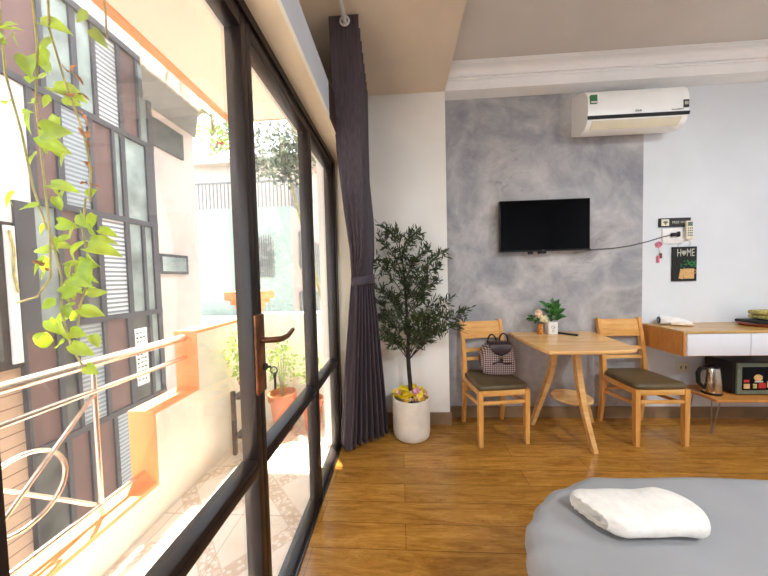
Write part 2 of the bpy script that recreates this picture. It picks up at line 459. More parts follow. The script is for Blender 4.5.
def solo(name, mb, mats, label, cat, group=None, smooth=0, kind=None, fixn=True, sub=0):
    xs = [v.co for v in mb.bm.verts]
    c = V(((min(v.x for v in xs) + max(v.x for v in xs)) / 2, (min(v.y for v in xs) + max(v.y for v in xs)) / 2, min(v.z for v in xs)))
    me = finish(mb, name, mats, c, smooth, fixn)
    o = bpy.data.objects.new(name, me); COL.objects.link(o); o.location = c
    ROOT[o.name] = c
    if label: o['label'] = label
    if cat: o['category'] = cat
    if group: o['group'] = group
    if kind: o['kind'] = kind
    if sub:
        md = o.modifiers.new('s', 'SUBSURF'); md.levels = md.render_levels = sub
    return o

def struct(name, boxes, mat, parent=None):
    mb = MB()
    for b in boxes: mb.box(*b)
    me = finish(mb, name, mat, (0, 0, 0), 0)
    o = bpy.data.objects.new(name, me); COL.objects.link(o); o['kind'] = 'structure'
    ROOT[o.name] = V((0, 0, 0))
    if parent: o.parent = parent
    return o

def dup(root, loc, rz=0, label=None, group=None):
    r = root.copy(); COL.objects.link(r); r.location = loc; r.rotation_euler = (0, 0, rz)
    if label: r['label'] = label
    if group: r['group'] = group
    for ch in list(root.children):
        c = ch.copy(); COL.objects.link(c); c.parent = r
        for g in list(ch.children):
            d = g.copy(); COL.objects.link(d); d.parent = c
    return r

def sm(t): return t * t * (3 - 2 * t)
def lerp(a, b, t): return a + (b - a) * t

# ------------------------------------------------------------------ room shell
YC, YW = 2.44, 2.57          # column face, far wall face
XR, YB = 4.0, -2.6           # right wall, wall behind
struct('floor', [(-.565, XR, YB, YW, -.12, 0)], 'floor')
struct('ceiling', [(.41, XR, YB, YC + .2, 3.02, 3.12)], 'ceiling')
struct('ceiling_soffit', [(-.62, .41, YB, YC + .2, 2.85, 3.12)], 'soffit')['kind'] = 'structure'
struct('wall_far', [(.41, 2.11, YW, YW + .2, 0, 3.0)], 'concrete')
struct('wall_far_right', [(2.11, XR, YW, YW + .2, 0, 3.0)], 'white_wall')
struct('wall_column', [(-.62, .41, YC, YW + .2, 0, 2.85)], 'cream_wall')
struct('wall_right', [(XR, XR + .15, YB, YW + .2, 0, 3.12)], 'white_wall')
struct('wall_behind', [(-.62, XR, YB - .15, YB, 0, 3.12)], 'white_wall')
# beam over the far wall with a moulded cornice
struct('trim_1', [(.41, XR, YC, YW, 2.85, 3.06)], 'cornice')
mb = MB()
prof = [(YC, 2.925), (YC - .014, 2.925), (YC - .014, 2.935), (YC - .006, 2.937), (YC - .006, 2.943), (YC - .022, 2.945), (YC - .022, 2.955)]
for k in range(9):
    a = PI / 2 * k / 8; prof.append((YC - .022 - .055 * (1 - math.cos(a)), 2.955 + .035 * math.sin(a)))
prof += [(YC - .066, 2.991), (YC - .066, 2.997), (YC - .088, 2.999), (YC - .094, 3.003), (YC - .088, 3.007), (YC - .076, 3.008), (YC - .076, 3.012), (YC - .10, 3.013), (YC - .106, 3.016), (YC - .10, 3.02), (YC, 3.02)]
mb.prism(prof, .41, XR, lambda u, v, w: (w, u, v))
o = solo('trim_2', mb, 'cornice', None, None, kind='structure', smooth=25)
# window side
struct('wall_left', [(-.565, -.378, 2.15, YC, 0, 2.2)], 'reveal')
struct('wall_left_upper', [(-.62, -.572, YB, YC, 2.41, 2.85)], 'soffit')
struct('trim_3', [(-.56, -.378, YB, YC, 2.2, 2.235)], 'reveal')
struct('trim_4', [(-.56, -.378, YB, YC, 2.235, 2.41)], 'beamface')
struct('trim_5', [(-.3775, -.372, 1.6, YC - .002, 2.206, 2.406)], 'brown_board')
struct('baseboard_column', [(-.377, .422, YC - .012, YC, 0, .105), (.41, .422, YC, YW, 0, .105)], 'basetile')
struct('baseboard_far', [(.422, 3.99, YW - .012, YW, 0, .1)], 'basetile')

# ------------------------------------------------------------------ glazed wall
FX0, FX1 = -.545, -.488
ZH = 2.2
def glazed(name, y0, y1, door=False):
    t = thing(name, None, None, ((FX0 + FX1) / 2, (y0 + y1) / 2, 0), kind='structure')
    s = .031
    mb = MB()
    mb.box(FX0, FX1, y0, y0 + s, .024, ZH - .035, .004); mb.box(FX0, FX1, y1 - s, y1, .024, ZH - .035, .004)
    mb.box(FX0, FX1, y0 + s, y1 - s, ZH - .09, ZH - .035, .004)
    mb.box(-.53, -.492, y0 + s, y1 - s, .024, .034, .002)
    part('frame', mb, 'frame', t, 30)
    mb = MB(); mb.box(FX0, FX1, y0 + s, y1 - s, .645, .697, .006); mb.box(FX0 + .008, FX1 + .004, y0 + s, y1 - s, .656, .68, .003)
    part('lock_rail', mb, 'frame', t, 30)
    mb = MB(); mb.box(-.522, -.516, y0 + s - .005, y1 - s + .005, .695, ZH - .085); part('glass_pane', mb, 'glass', t)
    mb = MB(); mb.box(-.522, -.516, y0 + s - .005, y1 - s + .005, .032, .643); part('glass_pane', mb, 'glass', t)
    return t
edges = [(-2.2, -1.62), (-1.62, -1.0), (-1.0, -.36), (-.36, .275), (.275, .925), (.925, 1.565), (1.565, 2.10)]
wn = 1
for a, b in edges:
    if abs(a - .925) < .01:
        door = glazed('door_1', a, b)
    else:
        glazed('window_%d' % wn, a, b); wn += 1
struct('trim_6', [(-.555, -.48, YB + .4, 2.15, ZH - .035, ZH), (-.555, -.478, 2.10, 2.15, .0, ZH - .035), (-.6, -.48, YB, YB + .4, 0, ZH)], 'frame')
struct('trim_7', [(-.56, -.478, YB + .4, 2.10, 0, .014), (-.535, -.523, YB + .4, 2.10, .014, .024), (-.50, -.488, YB + .4, 2.10, .014, .024)], 'track')
# handle
mb = MB(); mb.box(-.488, -.478, .893, .952, .915, 1.185, .004)
pl = part('handle_plate', mb, 'copper', door, 30, label='rust brown handle plate')
mb = MB()
mb.tube([(-.478, .93, 1.095), (-.45, .93, 1.095), (-.438, .943, 1.093), (-.434, .99, 1.086), (-.434, 1.04, 1.086), (-.436, 1.10, 1.10)], [.011, .010, .011, .0105, .010, .008], 10)
part('door_lever', mb, 'copper', pl, 40)
mb = MB(); mb.tube([(-.478, .937, 1.0), (-.470, .937, 1.0)], .012, 12); mb.tube([(-.470, .937, 1.0), (-.455, .937, 1.0)], .004, 6)
mb.torus((-.448, .945, .985), .012, .0022, 'y', 14, 5); mb.ball((-.448, .95, .965), .012, 8, (.4, 1, 1)); mb.box(-.45, -.446, .945, .957, .915, .955, .001)
solo('door_key', mb, 'track', 'small dark key with ring hanging in the glass door lock', 'key', smooth=40)

# ------------------------------------------------------------------ balcony
XP, ZB = -1.385, -.03
struct('balcony_floor', [(XP - .15, -.75, -3, 2.7, ZB - .14, ZB), (-.75, -.565, -3, 2.7, ZB - .14, ZB)], 'balcony')
struct('wall_balcony', [(XP - .13, XP, -3, 1.465, ZB, .16), (XP - .13, XP, 1.465, 1.81, ZB, .566), (XP - .13, XP, 1.81, 2.7, ZB, .95), (XP, -.62, 2.55, 2.7, ZB, .985)], 'parapet')
struct('trim_8', [(XP - .15, XP + .001, -3, 1.465, .16, .182), (XP - .15, XP + .001, 1.452, 1.81, .566, .588), (XP - .15, XP + .001, 1.797, 2.55, .95, .972),
                  (XP - .15, XP + .001, 1.453, 1.465, .182, .566), (XP - .15, XP + .001, 1.798, 1.81, .588, .95)], 'orange')
struct('balcony_ceiling', [(-1.47, -.62, -3, 2.52, 2.75, 2.9)], 'slab')
struct('trim_9', [(-1.53, -1.47, -3, 2.55, 2.735, 2.98), (-1.53, -.62, 2.52, 2.56, 2.76, 2.98)], 'orange')
struct('wall_outer', [(-.62, -.56, -3, YC, 2.2, 2.41), (-.62, -.565, 2.15, YC, ZB, 2.2)], 'cream_wall')
# steel balustrade
rl = thing('balcony_railing', 'stainless steel balcony railing with a crossed bar and ring pattern above the orange ledge', 'railing', (-1.46, .95, .182))
XRL = -1.46
mb = MB(); mb.tube([(XRL, -2.9, .929), (XRL, 1.797, .929)], .024, 14); part('top_rail', mb, 'railsteel', rl, 40)
mb = MB(); mb.tube([(XRL, -2.9, .795), (XRL, 1.797, .795)], .013, 10); part('middle_rail', mb, 'railsteel', rl, 40)
mb = MB(); mb.tube([(XRL, -2.9, .242), (XRL, 1.452, .242)], .012, 10); part('bottom_rail', mb, 'railsteel', rl, 40)
for k in range(3):
    yc = .955 - .546 * k
    mb = MB(); mb.tube([(XRL, yc + .273, .182), (XRL, yc + .273, .91)], .011, 10); part('post', mb, 'railsteel', rl, 40)
    for s_ in (1, -1):
        mb = MB(); mb.tube([(XRL + .006 * s_, yc - .265, .512 - s_ * .27), (XRL + .006 * s_, yc + .265, .512 + s_ * .27)], .009, 8); part('cross_bar', mb, 'railsteel', rl, 40)
    mb = MB(); mb.torus((XRL, yc, .512), .142, .009, 'x', 40, 8); part('ring', mb, 'railsteel', rl, 40)
# orange pillar beyond the corner
pr = thing('balcony_pillar', 'orange masonry pillar with a stepped flared cap beyond the balcony corner', 'pillar', (-1.52, 2.78, -.17))
mb = MB(); mb.box(-1.61, -1.46, 2.715, 2.86, -.17, 1.02, .006); part('shaft', mb, 'orange', pr)
mb = MB()
for i, (h, w) in enumerate(((.975, .02), (1.02, .035), (1.065, .065), (1.11, .10))):
    mb.box(-1.61 - w, -1.46 + w, 2.72 - w, 2.85 + w, h, h + .047 + (.04 if i == 3 else 0), .006)
part('cap', mb, 'orange', pr)

# ------------------------------------------------------------------ plants
def rnd(rg, a, b): return a + (b - a) * rg.random()
def rv(rg):
    while 1:
        v = V((rg.uniform(-1, 1), rg.uniform(-1, 1), rg.uniform(-1, 1)))
        if .1 < v.length < 1: return v.normalized()

def make_tree_in_pot():
    rg = random.Random(5)
    cx, cy = .068, 2.27
    t = thing('potted_olive_tree', 'tall slender olive tree with dark narrow leaves in a round white pot', 'potted tree', (cx, cy, 0))
    mb = MB(); mb.lathe([(.128, 0), (.145, .012), (.151, .05), (.152, .30), (.150, .325), (.143, .328), (.139, .322), (.138, .27)], (cx, cy, 0), 48)
    part('pot', mb, 'pot', t, 50)
    mb = MB(); mb.lathe([(.001, .27), (.138, .268)], (cx, cy, 0), 24); part('soil', mb, 'bark', t)
    mb = MB()
    trunk = [(cx - .002, cy, .24), (cx - .004, cy, .42), (cx - .012, cy - .005, .55), (cx - .018, cy - .01, .70), (cx - .008, cy - .012, .85), (cx - .02, cy - .01, 1.02), (cx - .03, cy, 1.2), (cx - .04, cy, 1.38), (cx - .07, cy, 1.55)]
    mb.tube(trunk, [.021, .018, .017, .016, .014, .012, .009, .006, .003], 8)
    part('trunk', mb, 'bark', t, 50)
    tips = [(-.11, 1.70), (-.02, 1.66), (-.16, 1.62), (.10, 1.62), (.17, 1.64), (.24, 1.52), (.36, 1.50), (.31, 1.38), (.33, 1.28), (-.2, 1.42), (-.27, 1.26), (-.22, 1.10), (-.26, 1.0),
            (.50, 1.02), (.42, 1.12), (.44, .93), (.30, .86), (.2, .80), (-.17, .86), (-.08, .80), (.05, .90), (.1, 1.3), (-.1, 1.42), (-.06, 1.15), (.18, 1.12), (.36, 1.0), (.02, 1.5),
            (.12, 1.0), (-.14, 1.2), (.22, 1.24), (.05, 1.2), (.27, 1.08), (-.02, 1.02), (-.12, .95), (.12, 1.42), (.0, 1.34), (.24, .98), (.13, .86)]
    br = MB(); lf = MB()
    for i, (tx, tz) in enumerate(tips):
        yo = rnd(rg, -.17, .12) if i % 2 else rnd(rg, -.12, .10)
        tip = V((tx, min(cy + yo, 2.40 if tx < .44 else 2.47), tz))
        z0 = max(.62, min(1.5, tz - .16 - .55 * abs(tx - cx) + rnd(rg, -.05, .05)))
        for a, b in zip(trunk, trunk[1:]):
            if a[2] <= z0 <= b[2]: st = V(a).lerp(V(b), (z0 - a[2]) / (b[2] - a[2]))
        mid = st.lerp(tip, .5) + V((0, rnd(rg, -.02, .02), .05 + .05 * rg.random()))
        pts = []
        for k in range(9):
            q = k / 8
            pts.append((1 - q) ** 2 * st + 2 * q * (1 - q) * mid + q * q * tip)
        br.tube(pts, [.0045 * (1 - .8 * k / 8) for k in range(9)], 5)
        Ln = (tip - st).length
        cnt = int(12 + Ln * 72)
        for k in range(cnt):
            q = .28 + .72 * (k + rg.random() * .6) / cnt
            q = min(q, .999); j = int(q * 8); p = pts[j].lerp(pts[j + 1], q * 8 - j)
            tn = (pts[j + 1] - pts[j]).normalized()
            d = (rv(rg) * .9 + tn * .55 + V((0, 0, .12))).normalized()
            if rg.random() < .45:      # short side twig with a few leaves
                e = p + d * rnd(rg, .03, .07); br.tube([p, e], .0012, 3)
                for h in range(3):
                    dd = (d + rv(rg) * .8).normalized(); pp = p.lerp(e, .3 + .33 * h)
                    if pp.y + dd.y * .06 > 2.425: dd.y = -abs(dd.y)
                    lf.leaf(pp, dd, rv(rg), rnd(rg, .04, .07), rnd(rg, .011, .016), .08, .5)
            if p.y + d.y * .06 > 2.425: d.y = -abs(d.y)
            lf.leaf(p, d, rv(rg), rnd(rg, .05, .08), rnd(rg, .012, .019), .08, .5)
    part('branches', br, 'bark', t)
    part('foliage', lf, 'olive', t, fixn=False)
    # artificial flowers filling the pot
    def petal_mesh(mat, seed):
        r2 = random.Random(seed); mb = MB()
        for k in range(9):
            a = 2 * PI * k / 9; mb.leaf((0, 0, 0), (math.cos(a), math.sin(a), .35 + .5 * (k % 2)), (0, 0, 1), .026, .019, .12, .55)
        mb.ball((0, 0, .006), .008, 6)
        return finish(mb, 'flower', mat, (0, 0, 0), 40, False)
    ms = [petal_mesh('yellow', 1), petal_mesh('pinkp', 2), petal_mesh('peach', 3)]
    ids = [0, 0, 1, 0, 2, 0, 0, 1, 0, 0, 2]
    n = 88
    for k in range(n):
        r = .128 * math.sqrt((k + .5) / n); a = k * 2.39996
        if r < .03: continue
        o = bpy.data.objects.new('flower', ms[ids[k % 11]]); COL.objects.link(o); o.parent = t
        o.location = (r * math.cos(a), r * math.sin(a), .325 + rnd(rg, -.01, .02) + (.022 if r < .1 else 0))
        o.rotation_euler = (rnd(rg, -.6, .6), rnd(rg, -.6, .6), rnd(rg, 0, 6)); s_ = rnd(rg, 1.2, 1.6); o.scale = (s_, s_, s_)
        if ids[k % 11] == 1: o['label'] = 'pink artificial flower'
        if ids[k % 11] == 2: o['label'] = 'peach artificial flower'
make_tree_in_pot()

def shrub(mb, c, rad, n, L, W, seed, down=.0):
    rg = random.Random(seed)
    for k in range(n):
        d = rv(rg); r = rg.random() ** .4
        p = V(c) + V((d.x * rad[0], d.y * rad[1], d.z * rad[2])) * r
        mb.leaf(p, (d + rv(rg) + V((0, 0, -down))), rv(rg), L * rnd(rg, .7, 1.2), W * rnd(rg, .7, 1.2), .12)

def potted_bush(c, rp, hp, crown, rad, n, seed, label, group=None):
    t = thing('potted_plant', label, 'potted plant', c)
    x, y, z = c; mb = MB()
    mb.lathe([(rp * .7, 0), (rp * .95, hp * .82), (rp * 1.08, hp * .82), (rp * 1.1, hp), (rp * .98, hp), (rp * .93, hp * .85)], c, 24)
    part('pot', mb, 'terracotta', t, 40)
    mb = MB(); rg = random.Random(seed)
    mb.lathe([(.001, hp * .84), (rp * .94, hp * .84)], c, 16); 
    for k in range(7):
        e = V(crown) + V((rnd(rg, -.7, .7) * rad[0], rnd(rg, -.7, .7) * rad[1], rnd(rg, -.5, .8) * rad[2]))
        mb.tube([(x, y, z + hp * .8), ((x + e.x) / 2, (y + e.y) / 2, (z + hp + e.z) / 2 + .03), e], [.006, .004, .002], 5)
    part('stems', mb, 'stem', t)
    mb = MB(); shrub(mb, crown, rad, n, .045, .022, seed); part('foliage', mb, 'shrub', t, fixn=False)
potted_bush((-1.06, 2.38, ZB), .11, .34, (-1.05, 2.38, .58), (.13, .11, .20), 170, 3, 'bushy green plant in a tall terracotta pot at the far end of the balcony')
potted_bush((-.80, 2.40, ZB), .09, .28, (-.80, 2.38, .48), (.11, .1, .17), 110, 4, 'sparse green plant in a smaller terracotta pot beside the taller one')
t = thing('plant_stand', 'dark brown metal plant stand on the balcony beside the parapet', 'plant stand', (-1.22, 2.1, ZB))
for (x, y) in ((-1.29, 2.03), (-1.15, 2.03), (-1.29, 2.17), (-1.15, 2.17)):
    mb = MB(); mb.box(x - .014, x + .014, y - .014, y + .014, ZB, .46, .003); part('leg', mb, 'frame', t)
mb = MB(); mb.box(-1.30, -1.14, 2.02, 2.18, .40, .42, .003); part('shelf', mb, 'frame', t)
mb = MB(); mb.box(-1.30, -1.14, 2.02, 2.18, .10, .115, .003); part('shelf', mb, 'frame', t)
potted_bush((-1.21, 2.1, .4215), .06, .10, (-1.235, 2.08, .74), (.10, .12, .2), 170, 6, 'small leafy plant in a clay pot standing on the dark metal plant stand')

# hanging vine
def vine():
    rg = random.Random(11)
    t = thing('hanging_vine', 'lime green pothos vine hanging down in front of the balcony railing', 'vine', (-1.25, .95, 2.75))
    X = lambda px, y: None
    # stems as 3-D paths (x, y, z) hanging from the balcony ceiling edge
    st = [
        [(-1.20, .93, 2.73), (-1.19, .94, 2.45), (-1.21, .95, 2.2), (-1.16, .95, 2.0), (-1.12, .96, 1.85), (-1.1, .96, 1.72), (-1.11, .96, 1.6)],
        [(-1.30, .95, 2.73), (-1.27, .95, 2.4), (-1.26, .95, 2.15), (-1.28, .95, 1.95), (-1.27, .95, 1.7), (-1.26, .95, 1.5), (-1.24, .96, 1.33), (-1.25, .96, 1.2), (-1.22, .96, 1.07), (-1.17, .96, .98)],
        [(-1.40, .94, 2.73), (-1.38, .94, 2.3), (-1.375, .94, 2.05), (-1.33, .94, 1.85), (-1.30, .94, 1.65), (-1.27, .95, 1.5)],
        [(-1.08, 1.0, 2.73), (-1.07, 1.0, 2.5), (-1.05, 1.0, 2.3), (-1.05, 1.0, 2.2)],
        [(-1.15, .98, 1.62), (-1.17, .98, 1.5), (-1.15, .98, 1.35), (-1.2, .98, 1.22), (-1.21, .97, 1.1)],
        [(-1.26, .95, 1.5), (-1.27, .95, 1.33), (-1.33, .95, 1.26), (-1.41, .95, 1.24)],
    ]
    mb = MB()
    for s_ in st: mb.tube(s_, [.0034] * len(s_), 6)
    part('stems', mb, 'stem', t, 50)
    mb = MB(); mb.mi = 0
    L = [ # explicit leaf bases roughly as in the photo: x, z, size, direction x, direction z
        (-1.24, 2.22, .115, 1, -.25), (-1.18, 2.1, .09, -.6, -.5), (-1.21, 2.0, .12, 1, -.35), (-1.24, 2.03, .1, -1, .2), (-1.36, 2.16, .07, -1, .3), (-1.36, 2.2, .06, .9, .2),
        (-1.34, 1.93, .08, -.5, -.8), (-1.35, 1.95, .06, -.9, .2), (-1.22, 1.83, .12, 1, -.1), (-1.26, 1.83, .10, .8, -.6), (-1.31, 1.78, .06, -.8, -.4), (-1.24, 1.66, .09, 1, -.2),
        (-1.28, 1.58, .07, -.8, 0), (-1.2, 1.52, .08, .9, -.2), (-1.12, 1.55, .08, .5, -.6), (-1.13, 1.46, .09, .9, 0), (-1.2, 1.47, .07, -.9, -.3), (-1.1, 1.43, .11, 1, -.2),
        (-1.27, 1.42, .08, -.8, .3), (-1.29, 1.40, .08, -.6, -.7), (-1.22, 1.38, .08, -.3, -.9), (-1.17, 1.38, .09, 1, -.2), (-1.17, 1.33, .08, .9, -.5), (-1.24, 1.3, .07, .6, .5),
        (-1.2, 1.27, .08, .9, .2), (-1.16, 1.27, .06, 1, 0), (-1.23, 1.24, .07, -.8, -.2), (-1.19, 1.21, .08, .9, -.3), (-1.24, 1.18, .10, -1, -.1), (-1.22, 1.17, .09, .3, -.9),
        (-1.25, 1.12, .10, -.9, -.4), (-1.2, 1.13, .08, .9, -.1), (-1.17, 1.09, .08, .8, -.7), (-1.16, 1.0, .07, .9, -.3), (-1.3, 1.37, .07, -.9, .1), (-1.08, 2.31, .06, -.9, -.1), (-1.05, 2.35, .07, -.9, .3), (-1.05, 2.22, .08, -1, .1),
        (-1.25, 2.35, .1, .9, -.2), (-1.38, 2.4, .08, .8, -.3), (-1.2, 2.5, .09, .8, .1), (-1.42, 1.65, .07, -.5, -.8), (-1.13, 1.62, .06, .7, .3), (-1.28, 2.1, .09, .3, -.9), (-1.3, 1.52, .06, -.7, -.5), (-1.21, 1.42, .07, .5, .6)]
    for (x, z, s_, dx, dz) in L:
        y = .95 + rnd(rg, -.03, .03)
        for h in range(3):
            if h and rg.random() > .62: continue
            q = .95 if h == 0 else rnd(rg, .5, .85)
            ex = (dx, dz) if h == 0 else (dx * rnd(rg, -1, 1) + rnd(rg, -.4, .4), dz - rnd(rg, 0, .6))
            o_ = (0, 0) if h == 0 else (rnd(rg, -.05, .05), rnd(rg, -.06, .06))
            mb.bigleaf((x + o_[0], y + .015 * h, z + o_[1]), (ex[0], rnd(rg, -.4, .3), ex[1]), (rnd(rg, -.7, .7), -.8, rnd(rg, -.1, .9)), s_ * q, s_ * q * .62)
    part('leaves', mb, 'vine', t, 60, fixn=False)
    mb = MB()
    for (x, z) in ((-1.13, 1.98), (-1.11, 1.9), (-1.1, 1.82), (-1.1, 1.74), (-1.11, 1.66), (-1.3, 1.37), (-1.14, 2.05)):
        for k in range(3): mb.leaf((x, .955, z), rv(rg), rv(rg), .04, .016, .2)
    part('dry_leaves', mb, 'deadleaf', t, fixn=False, label='dry brown curled leaves')
vine()

# ------------------------------------------------------------------ curtain
def curtain():
    t = thing('curtain', 'dark plum grey curtain tied with a band at the end of the glass wall', 'curtain', (-.30, 2.1, 0))
    K = [(2.842, (-.298, 1.69), (-.300, 2.36), .088), (2.45, (-.300, 1.72), (-.300, 2.36), .084), (2.1, (-.304, 1.78), (-.295, 2.36), .078), (1.75, (-.300, 1.88), (-.255, 2.32), .066),
         (1.5, (-.300, 1.97), (-.240, 2.26), .052), (1.36, (-.318, 2.02), (-.236, 2.20), .040), (1.29, (-.328, 2.03), (-.228, 2.17), .028), (1.22, (-.335, 2.03), (-.222, 2.17), .032),
         (1.0, (-.355, 2.04), (-.205, 2.20), .042), (.6, (-.390, 2.05), (-.18, 2.24), .050), (.2, (-.42, 2.055), (-.155, 2.27), .056), (.015, (-.435, 2.06), (-.145, 2.28), .058)]
    n = 7; F0 = .16
    def fn(u, v):
        z = lerp(2.842, .015, v)
        for a, b in zip(K, K[1:]):
            if a[0] >= z >= b[0] - 1e-6:
                q = (a[0] - z) / (a[0] - b[0]); break
        P0 = V(a[1]).lerp(V(b[1]), q); P1 = V(a[2]).lerp(V(b[2]), q); A = lerp(a[3], b[3], q)
        d = (P1 - P0).normalized(); nn = V((-d.y, d.x))
        low = max(0, min(1, (1.3 - z) / 1.0)); mid = sm(max(0, min(1, (2.3 - z) / .8)))
        if u < F0:
            k = u / F0; p = P0 + nn * (A * (1 - 2 * k)) - d * ((.013 + .012 * low) * mid * math.sin(2 * PI * 4 * k ** 1.3) * (1 - .6 * k * (1 - low)))
        else:
            k = (u - F0) / (1 - F0); w = -math.cos(2 * PI * n * k); w = math.copysign(abs(w) ** .8, w)
            p = P0.lerp(P1, k) + nn * (w * A * (1 - .25 * k) * (1 + .15 * math.sin(7.1 * k + 2.3) * low))
        return (p.x, p.y, z)
    mb = MB(); mb.grid(fn, 176, 70)
    p = part('panel', mb, 'curtain', t, 80)
    md = p.modifiers.new('solid', 'SOLIDIFY'); md.thickness = .0025
    mb = MB()
    def band(u, v):
        a = 2 * PI * u; z = 1.285 + (v - .5) * .065
        c = V((-.277, 2.10)); d = V((.106, .14)).normalized(); nn = V((-d.y, d.x))
        q = c + d * math.cos(a) * .115 + nn * math.sin(a) * .052
        return (q.x, q.y, z + .012 * math.cos(a))
    mb.grid(band, 40, 4, True)
    o = part('tieback', mb, 'curtain', t, 60); md = o.modifiers.new('solid', 'SOLIDIFY'); md.thickness = .004
    for k in range(4):
        mb = MB(); mb.torus((-.290, 1.683 + k * .155, 2.806), .025, .0065, 'y', 28, 8); part('grommet', mb, 'whiteplastic', t, 60, label='white curtain ring')
    t = thing('curtain_rod', 'white curtain rod running close below the ceiling', 'curtain rod', (-.290, .5, 2.80))
    mb = MB(); mb.tube([(-.290, -1.6, 2.806), (-.290, 2.43, 2.806)], .0125, 14); part('rod', mb, 'whiteplastic', t, 40)
    for y in (-1.5, .6, 2.42):
        mb = MB(); mb.box(-.303, -.277, y - .008, y + .008, 2.815, 2.85, .001); part('bracket', mb, 'whiteplastic', t)
curtain()

# ------------------------------------------------------------------ chairs
def chair():
    t = thing('dining_chair', 'golden wooden dining chair left of the table with a plaid bag on its seat', 'chair', (0, 0, 0), 'dining chairs at the small table')
    for s in (-1, 1):
        mb = MB(); mb.tube([(s * .183, -.188, 0), (s * .183, -.186, .2), (s * .183, -.186, .425)], [.78, .95, 1.0], sq=(.0185, .0185)); part('front_leg', mb, 'chairwood', t)
    for s in (-1, 1):
        mb = MB()
        ys = [(0, .188), (.1, .172), (.2, .158), (.32, .148), (.45, .146), (.55, .152), (.7, .172), (.8, .19), (.9, .21)]
        mb.tube([(s * .176, y, z) for z, y in ys], [.9, .95, 1, 1.15, 1.2, 1.1, 1, .95, .85], sq=(.0155, .0175)); part('rear_leg', mb, 'chairwood', t)
    def panel(z0, z1, th, bow, y0, tilt):
        mb = MB()
        def ring(u):
            x = lerp(-.163, .163, u); y = y0 + bow * (1 - (2 * u - 1) ** 2)
            return [(x, y - th / 2, z0), (x, y + th / 2, z0), (x, y + th / 2 + tilt, z1), (x, y - th / 2 + tilt, z1)]
        R_ = [[mb.bm.verts.new(p) for p in ring(i / 10)] for i in range(11)]
        for i in range(10):
            for j in range(4): mb.bm.faces.new((R_[i][j], R_[i][(j + 1) % 4], R_[i + 1][(j + 1) % 4], R_[i + 1][j]))
        mb.cap(R_[0]); mb.cap(R_[-1][::-1]); return mb
    part('backrest_panel', panel(.745, .888, .014, .014, .178, .03), 'chairwood_h', t, 30)
    part('back_slat', panel(.632, .660, .012, .012, .160, .005), 'chairwood_h', t, 30)
    part('back_slat', panel(.558, .584, .012, .012, .150, .005), 'chairwood_h', t, 30)
    mb = MB()
    mb.box(-.165, .165, -.200, -.176, .385, .428, .003); mb.box(-.165, .165, .13, .15, .385, .428, .003)
    for s in (-1, 1): mb.box(s * .183 - .011, s * .183 + .011, -.168, .135, .385, .428, .003)
    part('seat_frame', mb, 'chairwood_h', t, 30)
    def cush(u, v):
        a = 2 * PI * u; c, s = math.cos(a), math.sin(a)
        e = .28
        x = math.copysign(abs(c) ** e, c); y = math.copysign(abs(s) ** e, s)
        prof = [(0.0, .478), (.5, .477), (.85, .472), (.96, .464), (1.0, .452), (1.0, .436), (.97, .429), (0, .429)]
        k = v * 7; i = min(int(k), 6); q = k - i; r = lerp(prof[i][0], prof[i + 1][0], q); z = lerp(prof[i][1], prof[i + 1][1], q)
        w = lerp(.205, .182, (y * r + 1) / 2)
        return (x * r * w, -.012 + y * r * .198, z)
    mb = MB(); mb.grid(cush, 48, 14, True); bmesh.ops.remove_doubles(mb.bm, verts=mb.bm.verts, dist=.0002)
    for v in mb.bm.verts:    # the back corners stop at the posts
        if v.co.y > .125 and abs(v.co.x) > .15: v.co.x = math.copysign(.15, v.co.x)
    part('seat_cushion', mb, 'leather', t, 60)
    mb = MB(); mb.box(-.167, .167, -.197, -.180, .318, .343, .003); part('stretcher', mb, 'chairwood_h', t, 30)
    for s in (-1, 1):
        mb = MB(); mb.tube([(s * .18, -.18, .315), (s * .178, .15, .285)], 1, sq=(.008, .012)); part('stretcher', mb, 'chairwood_h', t, 30)
    mb = MB(); mb.box(-.16, .16, .146, .160, .29, .313, .003); part('stretcher', mb, 'chairwood_h', t, 30)
    return t
ch = chair()
ch.location = (.738, 2.325, 0); ch.rotation_euler = (0, 0, math.radians(8))
ch2 = dup(ch, (1.898, 2.335, 0), math.radians(2), 'empty golden wooden dining chair standing right of the table, beside the wall console'); ch2.scale = (.97, 1, 1)

